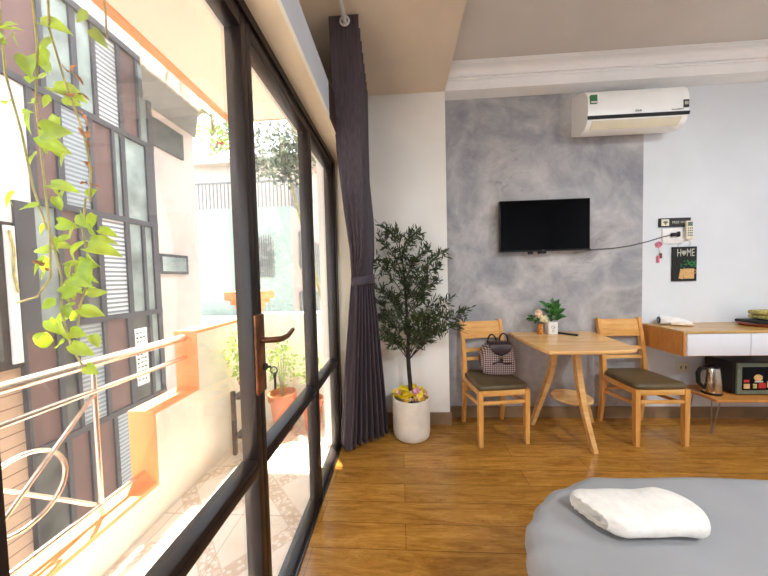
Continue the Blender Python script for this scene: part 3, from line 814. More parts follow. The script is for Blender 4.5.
# backpack
def bag():
    t = thing('backpack', 'small plaid backpack with a dark brown flap resting on the left chair', 'backpack', (.80, 2.37, .478))
    cx, cy = .80, 2.375
    def body(u, v):
        a = 2 * PI * u; c, s = math.cos(a), math.sin(a); e = .62
        x = math.copysign(abs(c) ** e, c); y = math.copysign(abs(s) ** e, s)
        prof = [(0, .480), (.9, .480), (1.0, .50), (1.05, .55), (1.04, .61), (.98, .66), (.86, .70), (.66, .722), (0, .726)]
        k = v * 8; i = min(int(k), 7); q = k - i; r = lerp(prof[i][0], prof[i + 1][0], q); z = lerp(prof[i][1], prof[i + 1][1], q)
        z += .008 * math.sin(5 * a) * (1 if .2 < v < .95 else 0)
        return (cx + x * r * .138 + .006 * math.sin(9 * v), cy + y * r * .072, z)
    mb = MB(); mb.grid(body, 40, 24, True); bmesh.ops.remove_doubles(mb.bm, verts=mb.bm.verts, dist=.0003)
    part('body', mb, 'plaid', t, 60)
    mb = MB()
    def flap(u, v):
        x = lerp(-.085, .095, u); w = 1 - (2 * u - 1) ** 2
        if v < .4: q = v / .4; y = lerp(.045, -.065, q); z = .734 + .014 * math.sin(q * PI)
        else: q = (v - .4) / .6; y = -.065 - .018 * math.sin(q * PI * .6); z = .734 - q * (.03 + .06 * w ** .7)
        return (cx + x * (1 - .15 * (v > .5) * (v - .5)), cy + y, z)
    mb.grid(flap, 16, 14); o = part('flap', mb, 'darkbrown', t, 60); o.modifiers.new('s', 'SOLIDIFY').thickness = .006
    for k, x0 in enumerate((-.055, .04)):
        mb = MB(); pts = []
        for i in range(11):
            a = PI * i / 10; pts.append((cx + x0 - .036 * math.cos(a) + .004, cy - .02, .738 + .075 * math.sin(a) + (.0 if k else -.008)))
        mb.tube(pts, 1, sq=(.006, .0035)); part('handle', mb, 'darkbrown', t, 40)
    mb = MB(); mb.box(cx - .012, cx + .012, cy - .098, cy - .09, .585, .67, .002); part('strap', mb, 'darkbrown', t)
    mb = MB(); mb.box(cx - .016, cx + .014, cy - .103, cy - .094, 0.622, .645, .002); part('buckle', mb, 'steel', t, label='steel buckle')
    mb = MB(); mb.tube([(cx - .065, cy - .083, .578), (cx - .02, cy - .094, .596), (cx + .04, cy - .092, .582), (cx + .085, cy - .076, .580)], .0065, 6); part('pocket_zip', mb, 'darkbrown', t, 40)
bag()

# ------------------------------------------------------------------ dining table
def table():
    t = thing('dining_table', 'small glossy pale wood table with three curved legs against the grey wall', 'table', (1.36, 2.25, 0))
    top = [(.955, 2.555), (.958, 2.1), (.972, 1.925), (.985, 1.905), (1.02, 1.898), (1.3, 1.902), (1.50, 1.915), (1.55, 1.928), (1.585, 1.96), (1.605, 2.0), (1.655, 2.45), (1.66, 2.555)]
    mb = MB(); mb.prism(top, .758, .782)
    bmesh.ops.bevel(mb.bm, geom=[e for e in mb.bm.edges if abs(e.verts[0].co.z - e.verts[1].co.z) < 1e-5], offset=.006, segments=3, affect='EDGES')
    part('tabletop', mb, 'tablewood', t, 30)
    legs = [[(1.25, 2.32, .76), (1.242, 2.34, .65), (1.228, 2.36, .493), (1.183, 2.40, .283), (1.145, 2.43, .13), (1.113, 2.45, 0)],
            [(1.325, 2.22, .76), (1.328, 2.2, .686), (1.322, 2.15, .481), (1.328, 2.115, .32), (1.342, 2.09, .199), (1.372, 2.051, 0)],
            [(1.45, 2.40, .76), (1.465, 2.415, .64), (1.508, 2.44, .37), (1.56, 2.46, .2), (1.60, 2.475, .1), (1.629, 2.485, 0)]]
    for l in legs:
        mb = MB(); mb.tube(l, [1.1, 1.1, 1.1, 1.05, 1, .9], sq=(.017, .021)); part('leg', mb, 'tablewood', t)
    mb = MB(); mb.lathe([(.001, .279), (.138, .279), (.146, .285), (.146, .295), (.138, .300), (.001, .300)], (1.355, 2.30, 0.012), 36); part('lower_shelf', mb, 'tablewood', t, 30)
table()

# things on the table
def flower_vase():
    c = (1.2, 2.475, .782)
    t = thing('flower_vase', 'small amber glass vase with one peach and one cream flower', 'vase', c)
    mb = MB(); mb.lathe([(.001, 0), (.022, 0), (.026, .012), (.024, .045), (.020, .06), (.024, .085), (.021, .085)], c, 20); part('vase', mb, 'amber', t, 50)
    mb = MB()
    for d, h in (((-.02, 0), .16), ((.02, -.02), .125)): mb.tube([V(c) + V((0, 0, .01)), V(c) + V((d[0], d[1], h))], .0025, 5)
    part('stems', mb, 'leafy', t)
    def rose(cc, r, mat, lab):
        mb = MB(); rg = random.Random(int(cc[0] * 1000)); mb.ball(cc, r * .72, 10)
        for k in range(26):
            d = rv(rg); mb.leaf(V(cc) + d * r * .45, (d + rv(rg) * .35), d.cross(V((0, 0, 1))), r * .6, r * .75, .25, .6)
        part('flower', mb, mat, t, 60, label=lab)
    rose((c[0] - .022, c[1] - .01, c[2] + .172), .036, 'peach', 'peach flower'); rose((c[0] + .016, c[1] - .03, c[2] + .132), .034, 'creamp', 'cream flower')
    mb = MB(); rg = random.Random(9)
    for k in range(26): mb.leaf(V(c) + V((-.04 + rnd(rg, -.045, .02), rnd(rg, -.02, .02), .13 + rnd(rg, -.03, .035))), rv(rg) + V((-.6, 0, .3)), rv(rg), .042, .02, .1)
    part('foliage', mb, 'leafy', t, fixn=False)
flower_vase()
def pot_plant():
    x, y, z = 1.285, 2.47, .782
    t = thing('potted_herb', 'white square pot with broad green leaves standing on the table', 'potted plant', (x, y, z))
    mb = MB(); mb.box(x - .038, x + .038, y - .038, y + .038, z, z + .105, .004)
    part('pot', mb, 'whiteplastic', t, 30)
    mb = MB()
    mb.torus((x - .004, y - .0385, z + .062), .012, .0012, 'y', 16, 4); mb.tube([(x - .012, y - .0388, z + .03), (x + .014, y - .0388, z + .034)], .0012, 4); mb.tube([(x - .008, y - .0388, z + .022), (x + .01, y - .0388, z + .024)], .0012, 4)
    mb.tube([(x + .006, y - .0388, z + .07), (x + .014, y - .0388, z + .052)], .0012, 4)
    part('pot_print', mb, 'matteblack', t)
    rg = random.Random(21); mb = MB(); st = MB()
    ends = [(-.075, -.02, .17, .062), (-.05, 0, .10, .05), (.0, -.03, .13, .06), (.03, -.02, .16, .062), (.06, -.02, .10, .062), (.075, -.03, .05, .055), (.02, .02, .20, .035), (.045, 0, .13, .06),
            (-.02, -.03, .08, .055), (.05, -.04, .06, .05), (.01, -.04, .09, .055), (-.03, .01, .15, .045), (.07, 0, .09, .055), (.03, -.045, .035, .045), (-.035, -.04, .05, .045), (.035, .01, .18, .03)]
    for (dx, dy, dz, s) in ends:
        s *= 1.2; b = V((x, y, z + .098)); e = b + V((dx * .7, dy * .5, dz * .85)); st.tube([b, b.lerp(e, .5) + V((0, 0, .01)), e], .0018, 5)
        mb.bigleaf(e, (dx * 1.2, dy - .2 * abs(dx), dz * .4 + .01), (rnd(rg, -.3, .3), -.7, .7), s, s * .62)
        mb.bigleaf(e, (-dx * .6 + rnd(rg, -.05, .05), -.04, rnd(rg, -.02, .05)), (rnd(rg, -.3, .3), -.8, .6), s * .8, s * .5)
    part('stems', st, 'leafy', t); part('leaves', mb, 'leafy', t, 60, fixn=False)
pot_plant()
mb = MB(); mb.box(-.075, .075, -.019, .019, 0, .014, .004, rot=Matrix.Rotation(math.radians(-50), 3, 'Z'))
for v in mb.bm.verts: v.co += V((1.395, 2.42, .782))
solo('remote_control', mb, 'black', 'slim black remote control lying on the table beside the white pot', 'remote control', smooth=30)

# ------------------------------------------------------------------ tv, cable, ac
t = thing('television', 'black flat screen television mounted on the grey concrete wall', 'television', (1.247, 2.53, 1.49))
mb = MB(); mb.box(.870, 1.624, 2.495, 2.530, 1.492, 1.932, .004); part('casing', mb, 'black', t, 30)
mb = MB(); mb.box(.877, 1.617, 2.4935, 2.4955, 1.504, 1.926); part('screen', mb, 'screen', t)
mb = MB(); mb.box(1.10, 1.40, 2.53, 2.57, 1.6, 1.85, .002); part('wall_bracket', mb, 'matteblack', t)
mb = MB(); mb.box(1.12, 1.155, 2.50, 2.53, 1.470, 1.492, .002); part('lower_clip', mb, 'matteblack', t)
mb = MB(); mb.box(1.205, 1.265, 2.50, 2.53, 1.472, 1.492, .002); part('lower_clip', mb, 'matteblack', t)
mb = MB(); mb.text('LG', .016, (1.225, 2.4945, 1.4945), depth=.0006); part('logo', mb, 'steel', t)
mb = MB(); pts = []
P = [(1.60, 2.55, 1.50), (1.64, 2.545, 1.493), (1.70, 2.56, 1.499), (1.85, 2.562, 1.503), (2.0, 2.562, 1.522), (2.15, 2.562, 1.555), (2.25, 2.56, 1.585), (2.33, 2.55, 1.605)]
mb.tube(P, .0032, 6)
mb.tube([(1.61, 2.545, 1.498), (1.655, 2.545, 1.497)], .009, 6)
solo('power_cable', mb, 'black', 'thin black cable strung along the wall from the television to the switch plate', 'cable', smooth=50)

t = thing('air_conditioner', 'white wall mounted split air conditioner below the beam', 'air conditioner', (1.89, 2.48, 2.42))
mb = MB()
prof = [(2.57, 2.475), (2.50, 2.44), (2.44, 2.435), (2.40, 2.448), (2.372, 2.478), (2.358, 2.52), (2.352, 2.58), (2.356, 2.66), (2.372, 2.715), (2.40, 2.745), (2.46, 2.775), (2.57, 2.80)]
mb.prism(prof, 1.512, 2.268, lambda u, v, w: (w, u, v)); part('body', mb, 'acwhite', t, 35)
mb = MB(); mb.prism([(2.3575, 2.508), (2.353, 2.510), (2.349, 2.532), (2.3555, 2.534)], 1.51, 2.27, lambda u, v, w: (w, u, v)); part('black_strip', mb, 'matteblack', t, label='glossy black strip')
mb = MB(); mb.prism([(2.362, 2.498), (2.358, 2.496), (2.376, 2.464), (2.398, 2.444), (2.402, 2.448), (2.380, 2.468)], 1.55, 2.22, lambda u, v, w: (w, u, v)); part('air_flap', mb, 'cream', t, 30)
mb = MB(); mb.text('LG', .022, (1.888, 2.3515, 2.549), depth=.0008); mb.torus((1.876, 2.352, 2.556), .007, .0014, 'y', 16, 5); part('logo', mb, 'matteblack', t)
mb = MB(); mb.box(1.528, 1.578, 2.3465, 2.36, 2.625, 2.692); st = part('energy_label', mb, 'green', t, label='green energy label')
mb = MB(); mb.box(1.532, 1.574, 2.3450, 2.3470, 2.630, 2.642); part('label_print', mb, 'whiteplastic', st)
mb = MB(); mb.box(2.222, 2.262, 2.349, 2.3545, 2.560, 2.618); st = part('inverter_label', mb, 'greyframe', t, label='grey blue sticker')
mb = MB(); mb.box(2.228, 2.256, 2.3475, 2.3495, 2.58, 2.603); part('label_print', mb, 'signwhite', st)
mb = MB(); mb.text('DUAL INVERTER', .012, (2.135, 2.3515, 2.545), depth=.0005); part('lettering', mb, 'matteblack', t)

# ------------------------------------------------------------------ wall items
yw = 2.57
t = thing('wifi_sign', 'small black plate with a wireless symbol and writing above the switch', 'sign', (2.365, 2.555, 1.668))
mb = MB(); mb.box(2.235, 2.49, yw - .014, yw, 1.672, 1.748, .003); part('plate', mb, 'black', t)
mb = MB(); mb.box(2.250, 2.312, yw - .016, yw - .0138, 1.682, 1.738); part('symbol_tile', mb, 'cream', t)
mb = MB()
for r in (.026, .018, .010):
    mb.tube([(2.281 + r * math.sin(a), yw - .017, 1.693 + r * math.cos(a)) for a in [(-.8 + 1.6 * k / 8) for k in range(9)]], .0026, 5)
mb.ball((2.281, yw - .017, 1.693), .004, 6); part('wireless_symbol', mb, 'black', t)
mb = MB(); mb.box(2.325, 2.478, yw - .0155, yw - .0138, 1.688, 1.733); part('text_panel', mb, 'greyframe', t)
mb = MB(); mb.text('FREE WIFI', .028, (2.336, yw - .0165, 1.70), depth=.0006); part('lettering', mb, 'signwhite', t)
t = thing('switch_plate', 'white switch plate with a black plug in it under the wireless sign', 'switch', (2.33, 2.555, 1.53))
mb = MB(); mb.box(2.265, 2.43, yw - .010, yw, 1.528, 1.660, .003); part('plate', mb, 'whiteplastic', t, 30)
mb = MB(); mb.box(2.325, 2.37, yw - .035, yw - .010, 1.59, 1.62, .006); mb.box(2.375, 2.395, yw - .03, yw - .010, 1.585, 1.63, .005); part('plug', mb, 'black', t, 30)
t = thing('air_conditioner_remote', 'white air conditioner remote in a holder on the wall right of the switch', 'remote control', (2.465, 2.54, 1.56))
mb = MB(); mb.box(2.437, 2.492, yw - .034, yw - .012, 1.56, 1.718, .007); part('body', mb, 'cream', t, 30)
mb = MB(); mb.box(2.445, 2.484, yw - .0355, yw - .034, 1.672, 1.706); part('display', mb, 'microframe', t)
for r_ in range(4):
    for c_ in range(3):
        mb = MB(); mb.box(2.446 + c_ * .0145, 2.455 + c_ * .0145, yw - .036, yw - .034, 1.650 - r_ * .02, 1.659 - r_ * .02, .001); part('button', mb, 'greyframe', t)
mb = MB(); mb.box(2.433, 2.496, yw - .012, yw, 1.55, 1.62, .003); part('holder', mb, 'whiteplastic', t)
t = thing('keychain', 'pink keychain hanging on the white wall below the cable', 'keychain', (2.235, 2.56, 1.36))
mb = MB(); mb.torus((2.235, yw - .008, 1.525), .023, .004, 'y', 20, 6); mb.torus((2.235, yw - .008, 1.525), .011, .004, 'y', 16, 6); part('hook_ring', mb, 'pinkplastic', t, 50)
mb = MB(); mb.tube([(2.237, yw - .008, 1.503), (2.243, yw - .008, 1.455)], .002, 5); mb.torus((2.246, yw - .008, 1.448), .01, .0016, 'y', 14, 5); part('chain', mb, 'steel', t)
mb = MB(); mb.box(2.222, 2.243, yw - .014, yw - .005, 1.37, 1.43, .004); part('pink_tag', mb, 'pinkplastic', t, 40)
mb = MB(); mb.box(2.246, 2.262, yw - .014, yw - .005, 1.405, 1.45, .003); part('brown_tag', mb, 'copper', t, 40)
t = thing('home_sign', 'black wooden board reading HOME with a tan cup and green leaves, hung by strings', 'sign', (2.44, 2.55, 1.20))
mb = MB(); mb.box(2.345, 2.543, yw - .014, yw - .002, 1.205, 1.50, .002); part('board', mb, 'matteblack', t)
for x in (2.395, 2.49):
    mb = MB(); mb.tube([(x, yw - .008, 1.499), (x + .006, yw - .006, 1.545)], .0022, 5); part('string', mb, 'signwhite', t)
yf = yw - .0152
mb = MB(); mb.text('H', .066, (2.378, yf, 1.418), (.8, 0, 0), (0, 0, 1.4), .0007); mb.text('ME', .066, (2.457, yf, 1.418), (.78, 0, 0), (0, 0, 1.4), .0007)
for s in (-1, 1):
    mb.tube([(2.436, yf, 1.425), (2.436 + s * .017, yf, 1.448), (2.436 + s * .016, yf, 1.463), (2.436 + s * .007, yf, 1.466), (2.436, yf, 1.455)], .003, 5)
for v in mb.bm.verts: pass
part('lettering', mb, 'signwhite', t)
mb = MB(); mb.prism([(2.436, 1.43), (2.449, 1.45), (2.443, 1.461), (2.436, 1.453), (2.429, 1.461), (2.423, 1.45)], yf - .001, yf + .0012, lambda u, v, w: (u, w, v)); part('heart', mb, 'signwhite', t)
mb = MB(); mb.box(2.435, 2.52, yf - .001, yf + .001, 1.225, 1.312); mb.prism([(2.395, 1.228), (2.43, 1.222), (2.437, 1.305), (2.41, 1.312)], yf - .001, yf + .001, lambda u, v, w: (u, w, v))
mb.torus((2.525, yf, 1.285), .014, .003, 'y', 14, 5); part('cup_print', mb, 'tan', t)
mb = MB(); rg = random.Random(2)
for k in range(26): mb.leaf((rnd(rg, 2.42, 2.53), yf - .001, rnd(rg, 1.325, 1.37)), (rg.uniform(-1, 1), 0, rg.uniform(-.4, 1)), (0, -1, 0), .025, .01, .02)
part('leaf_print', mb, 'green', t, fixn=False)
t = thing('wall_socket', 'pale wall socket low on the white wall beneath the console', 'socket', (2.45, 2.56, .41))
mb = MB(); mb.box(2.40, 2.50, yw - .012, yw, .408, .496, .003); part('plate', mb, 'cream', t)
mb = MB()
for x in (2.43, 2.47): mb.box(x - .004, x + .004, yw - .0128, yw - .0118, .44, .465)
part('sockets', mb, 'matteblack', t)

# ------------------------------------------------------------------ wall console
t = thing('wall_console', 'floating wooden wall console with white drawer fronts on the white wall', 'console', (2.8, 2.34, .65))
mb = MB(); X0, X1, Y0, Y1 = 2.108, 3.45, 2.205, 2.57
mb.box(X0, X0 + .02, Y0, Y1, .652, .823, .001); mb.box(X1 - .02, X1, Y0, Y1, .652, .823, .001); mb.box(X0 + .02, X1 - .02, Y0, Y1, .652, .668); mb.box(X0 + .02, X1 - .02, Y1 - .015, Y1, .668, .823)
part('body', mb, 'cabwood', t)
mb = MB(); mb.box(X0 - .002, X1 + .002, Y0 - .004, Y1, .823, .842, .002); part('console_top', mb, 'cabtop', t)
for a, b in ((X0 + .022, 2.568), (2.572, 3.0), (3.004, X1 - .022)):
    mb = MB(); mb.box(a, b, Y0 - .010, Y0 + .008, .658, .820, .0015); part('drawer_front', mb, 'drawer', t, 30)
# things on it
def package():
    t = thing('wrapped_packet', 'crumpled white plastic packet with a dark round end lying on the console', 'packet', (2.28, 2.48, .842))
    R = Matrix.Rotation(math.radians(-24), 3, 'Z'); c = V((2.285, 2.475, .842))
    def fn(u, v):
        a = 2 * PI * v; r = .036 * (1 - .6 * u ** 2) * (1 + .12 * math.sin(5 * a + 9 * u)); x = -.09 + .2 * u
        return c + R @ V((x, r * 1.1 * math.cos(a), max(.002, r * (1 + math.sin(a)))))
    mb = MB(); P = mb.grid(fn, 16, 18, False, True); mb.cap(P[0][::-1]); mb.cap(P[-1]); part('wrapper', mb, 'whiteplastic', t, 30)
    mb = MB(); mb.tube([c + R @ V((-.099, 0, .037)), c + R @ V((-.088, 0, .037))], .027, 16); part('dark_end', mb, 'black', t, 40, label='black round cap')
    mb = MB(); mb.box(-.03, .11, -.055, -.012, 0, .010, .003, rot=None)
    for v in mb.bm.verts: v.co = c + R @ V((v.co.x, v.co.y, v.co.z + .008 * math.sin(40 * v.co.x) ** 2))
    part('loose_film', mb, 'peach', t)
package()
mb = MB(); mb.lathe([(.001, 0), (.20, 0), (.235, .018), (.24, .022), (.23, .022), (.198, .006), (.001, .006)], (2.97, 2.39, .842), 40); 
for v in mb.bm.verts: v.co.y = 2.39 + (v.co.y - 2.39) * .68
solo('serving_tray', mb, 'orangetray', 'orange brown oval tray on the console at the right edge', 'tray', smooth=40)
mb = MB(); mb.box(2.765, 3.07, 2.31, 2.48, .867, .888, .008); solo('folded_black_cloth', mb, 'matteblack', 'folded black cloth lying flat on the orange brown tray', 'cloth', smooth=40)
def book(z, dx, mat, lab, rz):
    t = MB(); t.box(-.13, .14, -.07, .07, 0, .032, .012, rot=Matrix.Rotation(rz, 3, 'Z'))
    for v in t.bm.verts: v.co += V((2.99 + dx, 2.40, z + .004 * math.sin(30 * v.co.x)))
    solo('folded_napkin', t, mat, lab, 'napkin', smooth=40)
book(.893, -.01, 'oliveprint', 'yellow green patterned napkin folded on the black cloth', .05)
book(.93, -.03, 'oliveprint', 'yellow green patterned napkin folded on top of the tray pile', .2)

# low shelf with hairpin legs, kettle, oven
t = thing('low_shelf', 'low wooden bench shelf on thin wire hairpin legs below the console', 'shelf', (3.0, 2.39, 0))
mb = MB(); mb.box(2.385, 3.5, 2.235, 2.545, .285, .305, .004); part('board', mb, 'cabwood', t)
for (x, y, sx, sy) in ((2.425, 2.29, 1, 1), (2.44, 2.50, 1, -1), (3.44, 2.29, -1, 1), (3.44, 2.50, -1, -1)):
    mb = MB(); mb.tube([(x - sx * .02, y, .286), (x - .004, y + .015, .006), (x + .004, y + .015, .006), (x + sx * .045, y, .286)], .0042, 6); part('leg', mb, 'wire', t, 40)
t = thing('electric_kettle', 'stainless steel electric kettle with a black handle on the low shelf', 'kettle', (2.51, 2.36, .305))
c = (2.475, 2.36, .305)
mb = MB(); mb.lathe([(.001, 0), (.058, 0), (.060, .015), (.056, .018)], c, 28); part('base', mb, 'black', t, 40)
mb = MB(); mb.lathe([(.056, .018), (.058, .03), (.056, .10), (.048, .19), (.044, .21)], c, 32); part('jug', mb, 'steel', t, 50)
mb = MB(); mb.lathe([(.045, .21), (.042, .222), (.02, .232), (.012, .245), (.001, .247)], c, 24); part('lid', mb, 'black', t, 40)
mb = MB(); mb.tube([(c[0] - .038, c[1], c[2] + .205), (c[0] - .085, c[1], c[2] + .205), (c[0] - .105, c[1], c[2] + .17), (c[0] - .1, c[1], c[2] + .09), (c[0] - .052, c[1], c[2] + .045)], .014, 8); part('handle', mb, 'black', t, 40)
t = thing('toaster_oven', 'black toaster oven with a grey green front frame and food pictures on the low shelf', 'oven', (2.88, 2.4, .305))
mb = MB(); mb.box(2.60, 3.12, 2.33, 2.54, .315, .565, .006); part('body', mb, 'black', t)
mb = MB(); mb.box(2.618, 3.1, 2.316, 2.332, .315, .56, .004); d = part('door', mb, 'microframe', t, label='grey green door frame')
mb = MB(); mb.box(2.652, 3.065, 2.313, 2.317, .350, .532, .001); part('window', mb, 'screen', d)
for i, (x0, x1, z0, z1, m) in enumerate(((2.66, 2.70, .412, .432, 'red'), (2.66, 2.705, .362, .4, 'tan'), (2.728, 2.756, .365, .4, 'oliveprint'), (2.768, 2.82, .365, .408, 'red'), (2.735, 2.80, .43, .48, 'tan'), (2.74, 2.8, .412, .424, 'signwhite'), (2.83, 2.9, .37, .42, 'tan'), (2.92, 2.99, .37, .42, 'oliveprint'))):
    mb = MB()
    if i == 4:
        mb.prism([(2.765 + .032 * math.cos(a * .35), .448 + .026 * math.sin(a * .35)) for a in range(18)], 2.311, 2.3132, lambda u, v, w: (u, w, v))
    else: mb.box(x0, x1, 2.311, 2.3132, z0, z1, .0005)
    part('food_picture', mb, m, d)
for x in (2.64, 3.08):
    mb = MB(); mb.tube([(x, 2.38, .305), (x, 2.38, .316)], .014, 10); part('foot', mb, 'black', t)

# ------------------------------------------------------------------ bed
t = thing('bed', 'low bed with a light wooden frame at the right front', 'bed', (1.35, 0, 0))
BX0, BX1, BY0, BY1 = .425, 2.28, -1.05, .86
for nm, b in (('side_rail', (BX0, BX0 + .03, BY0, BY1, .18, .435)), ('side_rail', (BX1 - .03, BX1, BY0, BY1, .18, .435)), ('end_rail', (BX0 + .03, BX1 - .03, BY1 - .03, BY1, .18, .42)), ('end_rail', (BX0 + .03, BX1 - .03, BY0, BY0 + .03, .18, .42))):
    mb = MB(); mb.box(*b, .004); part(nm, mb, 'bedwood', t, 30)
for x in (BX0 + .05, BX1 - .05):
    for y in (BY0 + .05, BY1 - .05):
        mb = MB(); mb.box(x - .035, x + .035, y - .035, y + .035, 0, .2, .004); part('leg', mb, 'bedwood', t, 30)
mb = MB(); mb.box(BX0 + .03, BX1 - .03, BY0 + .03, BY1 - .03, .28, .57, .04, seg=3); part('mattress', mb, 'whiteplastic', t, 40)
def duvet():
    rg = random.Random(3); cx, cy = 1.345, -.05
    hx, hy = 1.015, 1.05
    prof = [(1.0, .602), (.7, .602), (.45, .603), (.3, .604), (.2, .604), (.12, .603), (.07, .601), (.035, .596), (.015, .585), (.003, .565), (0, .53), (.008, .49), (.024, .46), (.045, .446), (.07, .44)]
    nt_ = 220
    def pt(u, ins):
        # rounded rectangle of corner radius r
        w, h = hx - ins, hy - ins; r = max(.37 - ins * .8, .03); r = min(r, w * .99, h * .99)
        w = max(w, .01); h = max(h, .01); r = min(r, w, h)
        per = [2 * (h - r), PI * r / 2, 2 * (w - r), PI * r / 2] * 2
        d = u * 8; i = int(d) % 8; q = d - int(d)
        # map each of eight pieces evenly
        if i == 0: return (w, -(h - r) + 2 * (h - r) * q)
        if i == 1: a = q * PI / 2; return (w - r + r * math.cos(a), h - r + r * math.sin(a))
        if i == 2: return (w - r - 2 * (w - r) * q, h)
        if i == 3: a = PI / 2 + q * PI / 2; return (-(w - r) + r * math.cos(a), h - r + r * math.sin(a))
        if i == 4: return (-w, h - r - 2 * (h - r) * q)
        if i == 5: a = PI + q * PI / 2; return (-(w - r) + r * math.cos(a), -(h - r) + r * math.sin(a))
        if i == 6: return (-(w - r) + 2 * (w - r) * q, -h)
        a = 1.5 * PI + q * PI / 2; return (w - r + r * math.cos(a), -(h - r) + r * math.sin(a))
    def fn(u, v):
        k = v * (len(prof) - 1) ; i = min(int(k), len(prof) - 2); q = k - i
        ins = lerp(prof[i][0], prof[i + 1][0], q); z = lerp(prof[i][1], prof[i + 1][1], q)
        x, y = pt(u, ins)
        edge = max(0, min(1, (.25 - ins) / .25))
        cc0 = math.exp(-(((x + hx - .15) ** 2 + (y - hy + .3) ** 2) / .05)); wr = (.003 + .010 * cc0) * math.sin(u * 150 + 8 * ins) * edge ** 2 * (.5 + .5 * math.sin(u * 37)) + .006 * cc0 * math.sin(u * 340 + 2 + 20 * ins) * edge
        n = math.hypot(x, y) + 1e-6
        # bulging pulled-up corner at the far left
        cc = math.exp(-(((x + hx - .1) ** 2 + (y - hy + .25) ** 2) / .03)) * edge
        X, Y_ = cx + x + x / n * wr - .035 * cc, cy + y + y / n * wr
        Y_ += .012 * (X - .7) if y > 0 else 0
        zz = z + .004 * math.sin(5 * X + 3 * Y_) + .003 * math.sin(11 * Y_ - 4 * X) + wr * .5 * edge
        return (X, Y_, zz)
    mb = MB(); mb.grid(fn, nt_, 44, True)
    bmesh.ops.remove_doubles(mb.bm, verts=mb.bm.verts, dist=.0005)
    solo('duvet', mb, 'duvet', 'plain grey cotton duvet spread over the bed', 'duvet', smooth=80)
duvet()
def towel():
    # thick towel folded over several times, open end to the left
    R = Matrix.Rotation(math.radians(5), 3, 'Z'); c = V((.655, .795, .606))
    mb = MB()
    def sec(u, v):
        a = 2 * PI * v; cs, sn = math.cos(a), math.sin(a)
        y = math.copysign(abs(cs) ** .75, cs) * .068; z = .031 + math.copysign(abs(sn) ** .8, sn) * .031
        x = lerp(-.142, .135, u) + .022 * (-y / .068) * (1 - u)
        end = min(u, 1 - u) * 9; k = min(1, .78 + .22 * math.sqrt(min(1, end)))
        y *= k * (1 + .03 * math.sin(9 * u)); z = .031 + (z - .031) * k
        x += (-.022 if u > .5 else 0) * (abs(y) / .068) ** 2 * (u - .5) * 2
        z += .0015 * math.sin(14 * u + 3 * a)
        return c + R @ V((x, y - .012 * u, max(.0, z)))
    P = mb.grid(sec, 34, 36, False, True)
    def spiral_cap(P_, u):
        pass
    mb.cap(P[-1])
    # folds at the open left end
    ring = P[0]; ctr = sum((v.co for v in ring), V((0, 0, 0))) / len(ring)
    prev = ring
    for k, (s_, dx) in enumerate(((.86, -.008), (.80, .012), (.66, .014), (.60, -.004), (.50, -.004), (.44, .014), (.26, .012), (.2, -.003))):
        new = [mb.bm.verts.new(ctr + (v.co - ctr) * s_ + V((dx, 0, .003 * math.sin(3 * j)))) for j, v in enumerate(ring)]
        for j in range(len(ring)):
            mb.bm.faces.new((prev[j], prev[(j + 1) % len(ring)], new[(j + 1) % len(ring)], new[j]))
        prev = new
    mb.cap(prev)
    solo('folded_towel', mb, 'towel', 'thick white towel rolled up and lying on the grey duvet', 'towel', smooth=80)
towel()

# ------------------------------------------------------------------ outside world
struct('ground', [(-40, 12, -8, 60, -4.2, -4.0)], 'asphalt')
M['wlouv'] = louvre_mat('white_louvres', (176, 176, 172), (96, 96, 98), .05)
M['glouv'] = louvre_mat('grey_louvres', (136, 140, 140), (98, 104, 106), .045)
t = thing('panelled_house', 'neighbouring house clad in grey framed brown panels, louvres and windows across the alley', 'building', (-5.2, 1, -4))
mb = MB(); mb.box(-7.2, -3.27, -3, 3.56, -4, 6.5); mb.box(-7.2, -3.27, -3, 2.29, -4, 6.5) ; mb.box(-3.27, -3.21, -3, 2.30, 1.83, 3.03); mb.box(-3.27, -3.21, -3, 1.8, 3.03, 6.5); mb.box(-3.27, -3.19, 1.8, 3.56, 4.12, 6.5)
part('wall', mb, 'whiteext', t)
mb = MB(); mb.box(-7.0, -3.27, 3.56, 4.40, -4, 3.64); part('pink_wall', mb, 'pinkwall', t, label='pale pink rendered wall')
mb = MB(); mb.box(-3.27, -3.235, -3, 2.17, -4, .62); part('plank_cladding', mb, 'tanplank', t, label='tan horizontal planks')
mb = MB()
mb.mi = 0; mb.prism([(-2.72, 2.93), (-3.30, 3.58), (-3.30, 4.50), (-2.72, 3.80)], 3.645, 3.9); mb.mi = 1; mb.prism([(-2.72, 2.93), (-2.72, 3.80), (-2.69, 3.80), (-2.69, 2.92)], 3.635, 3.93)
part('roof_slab', mb, ['greyext', 'fascia'], t, label='projecting roof slab with a stained white edge')
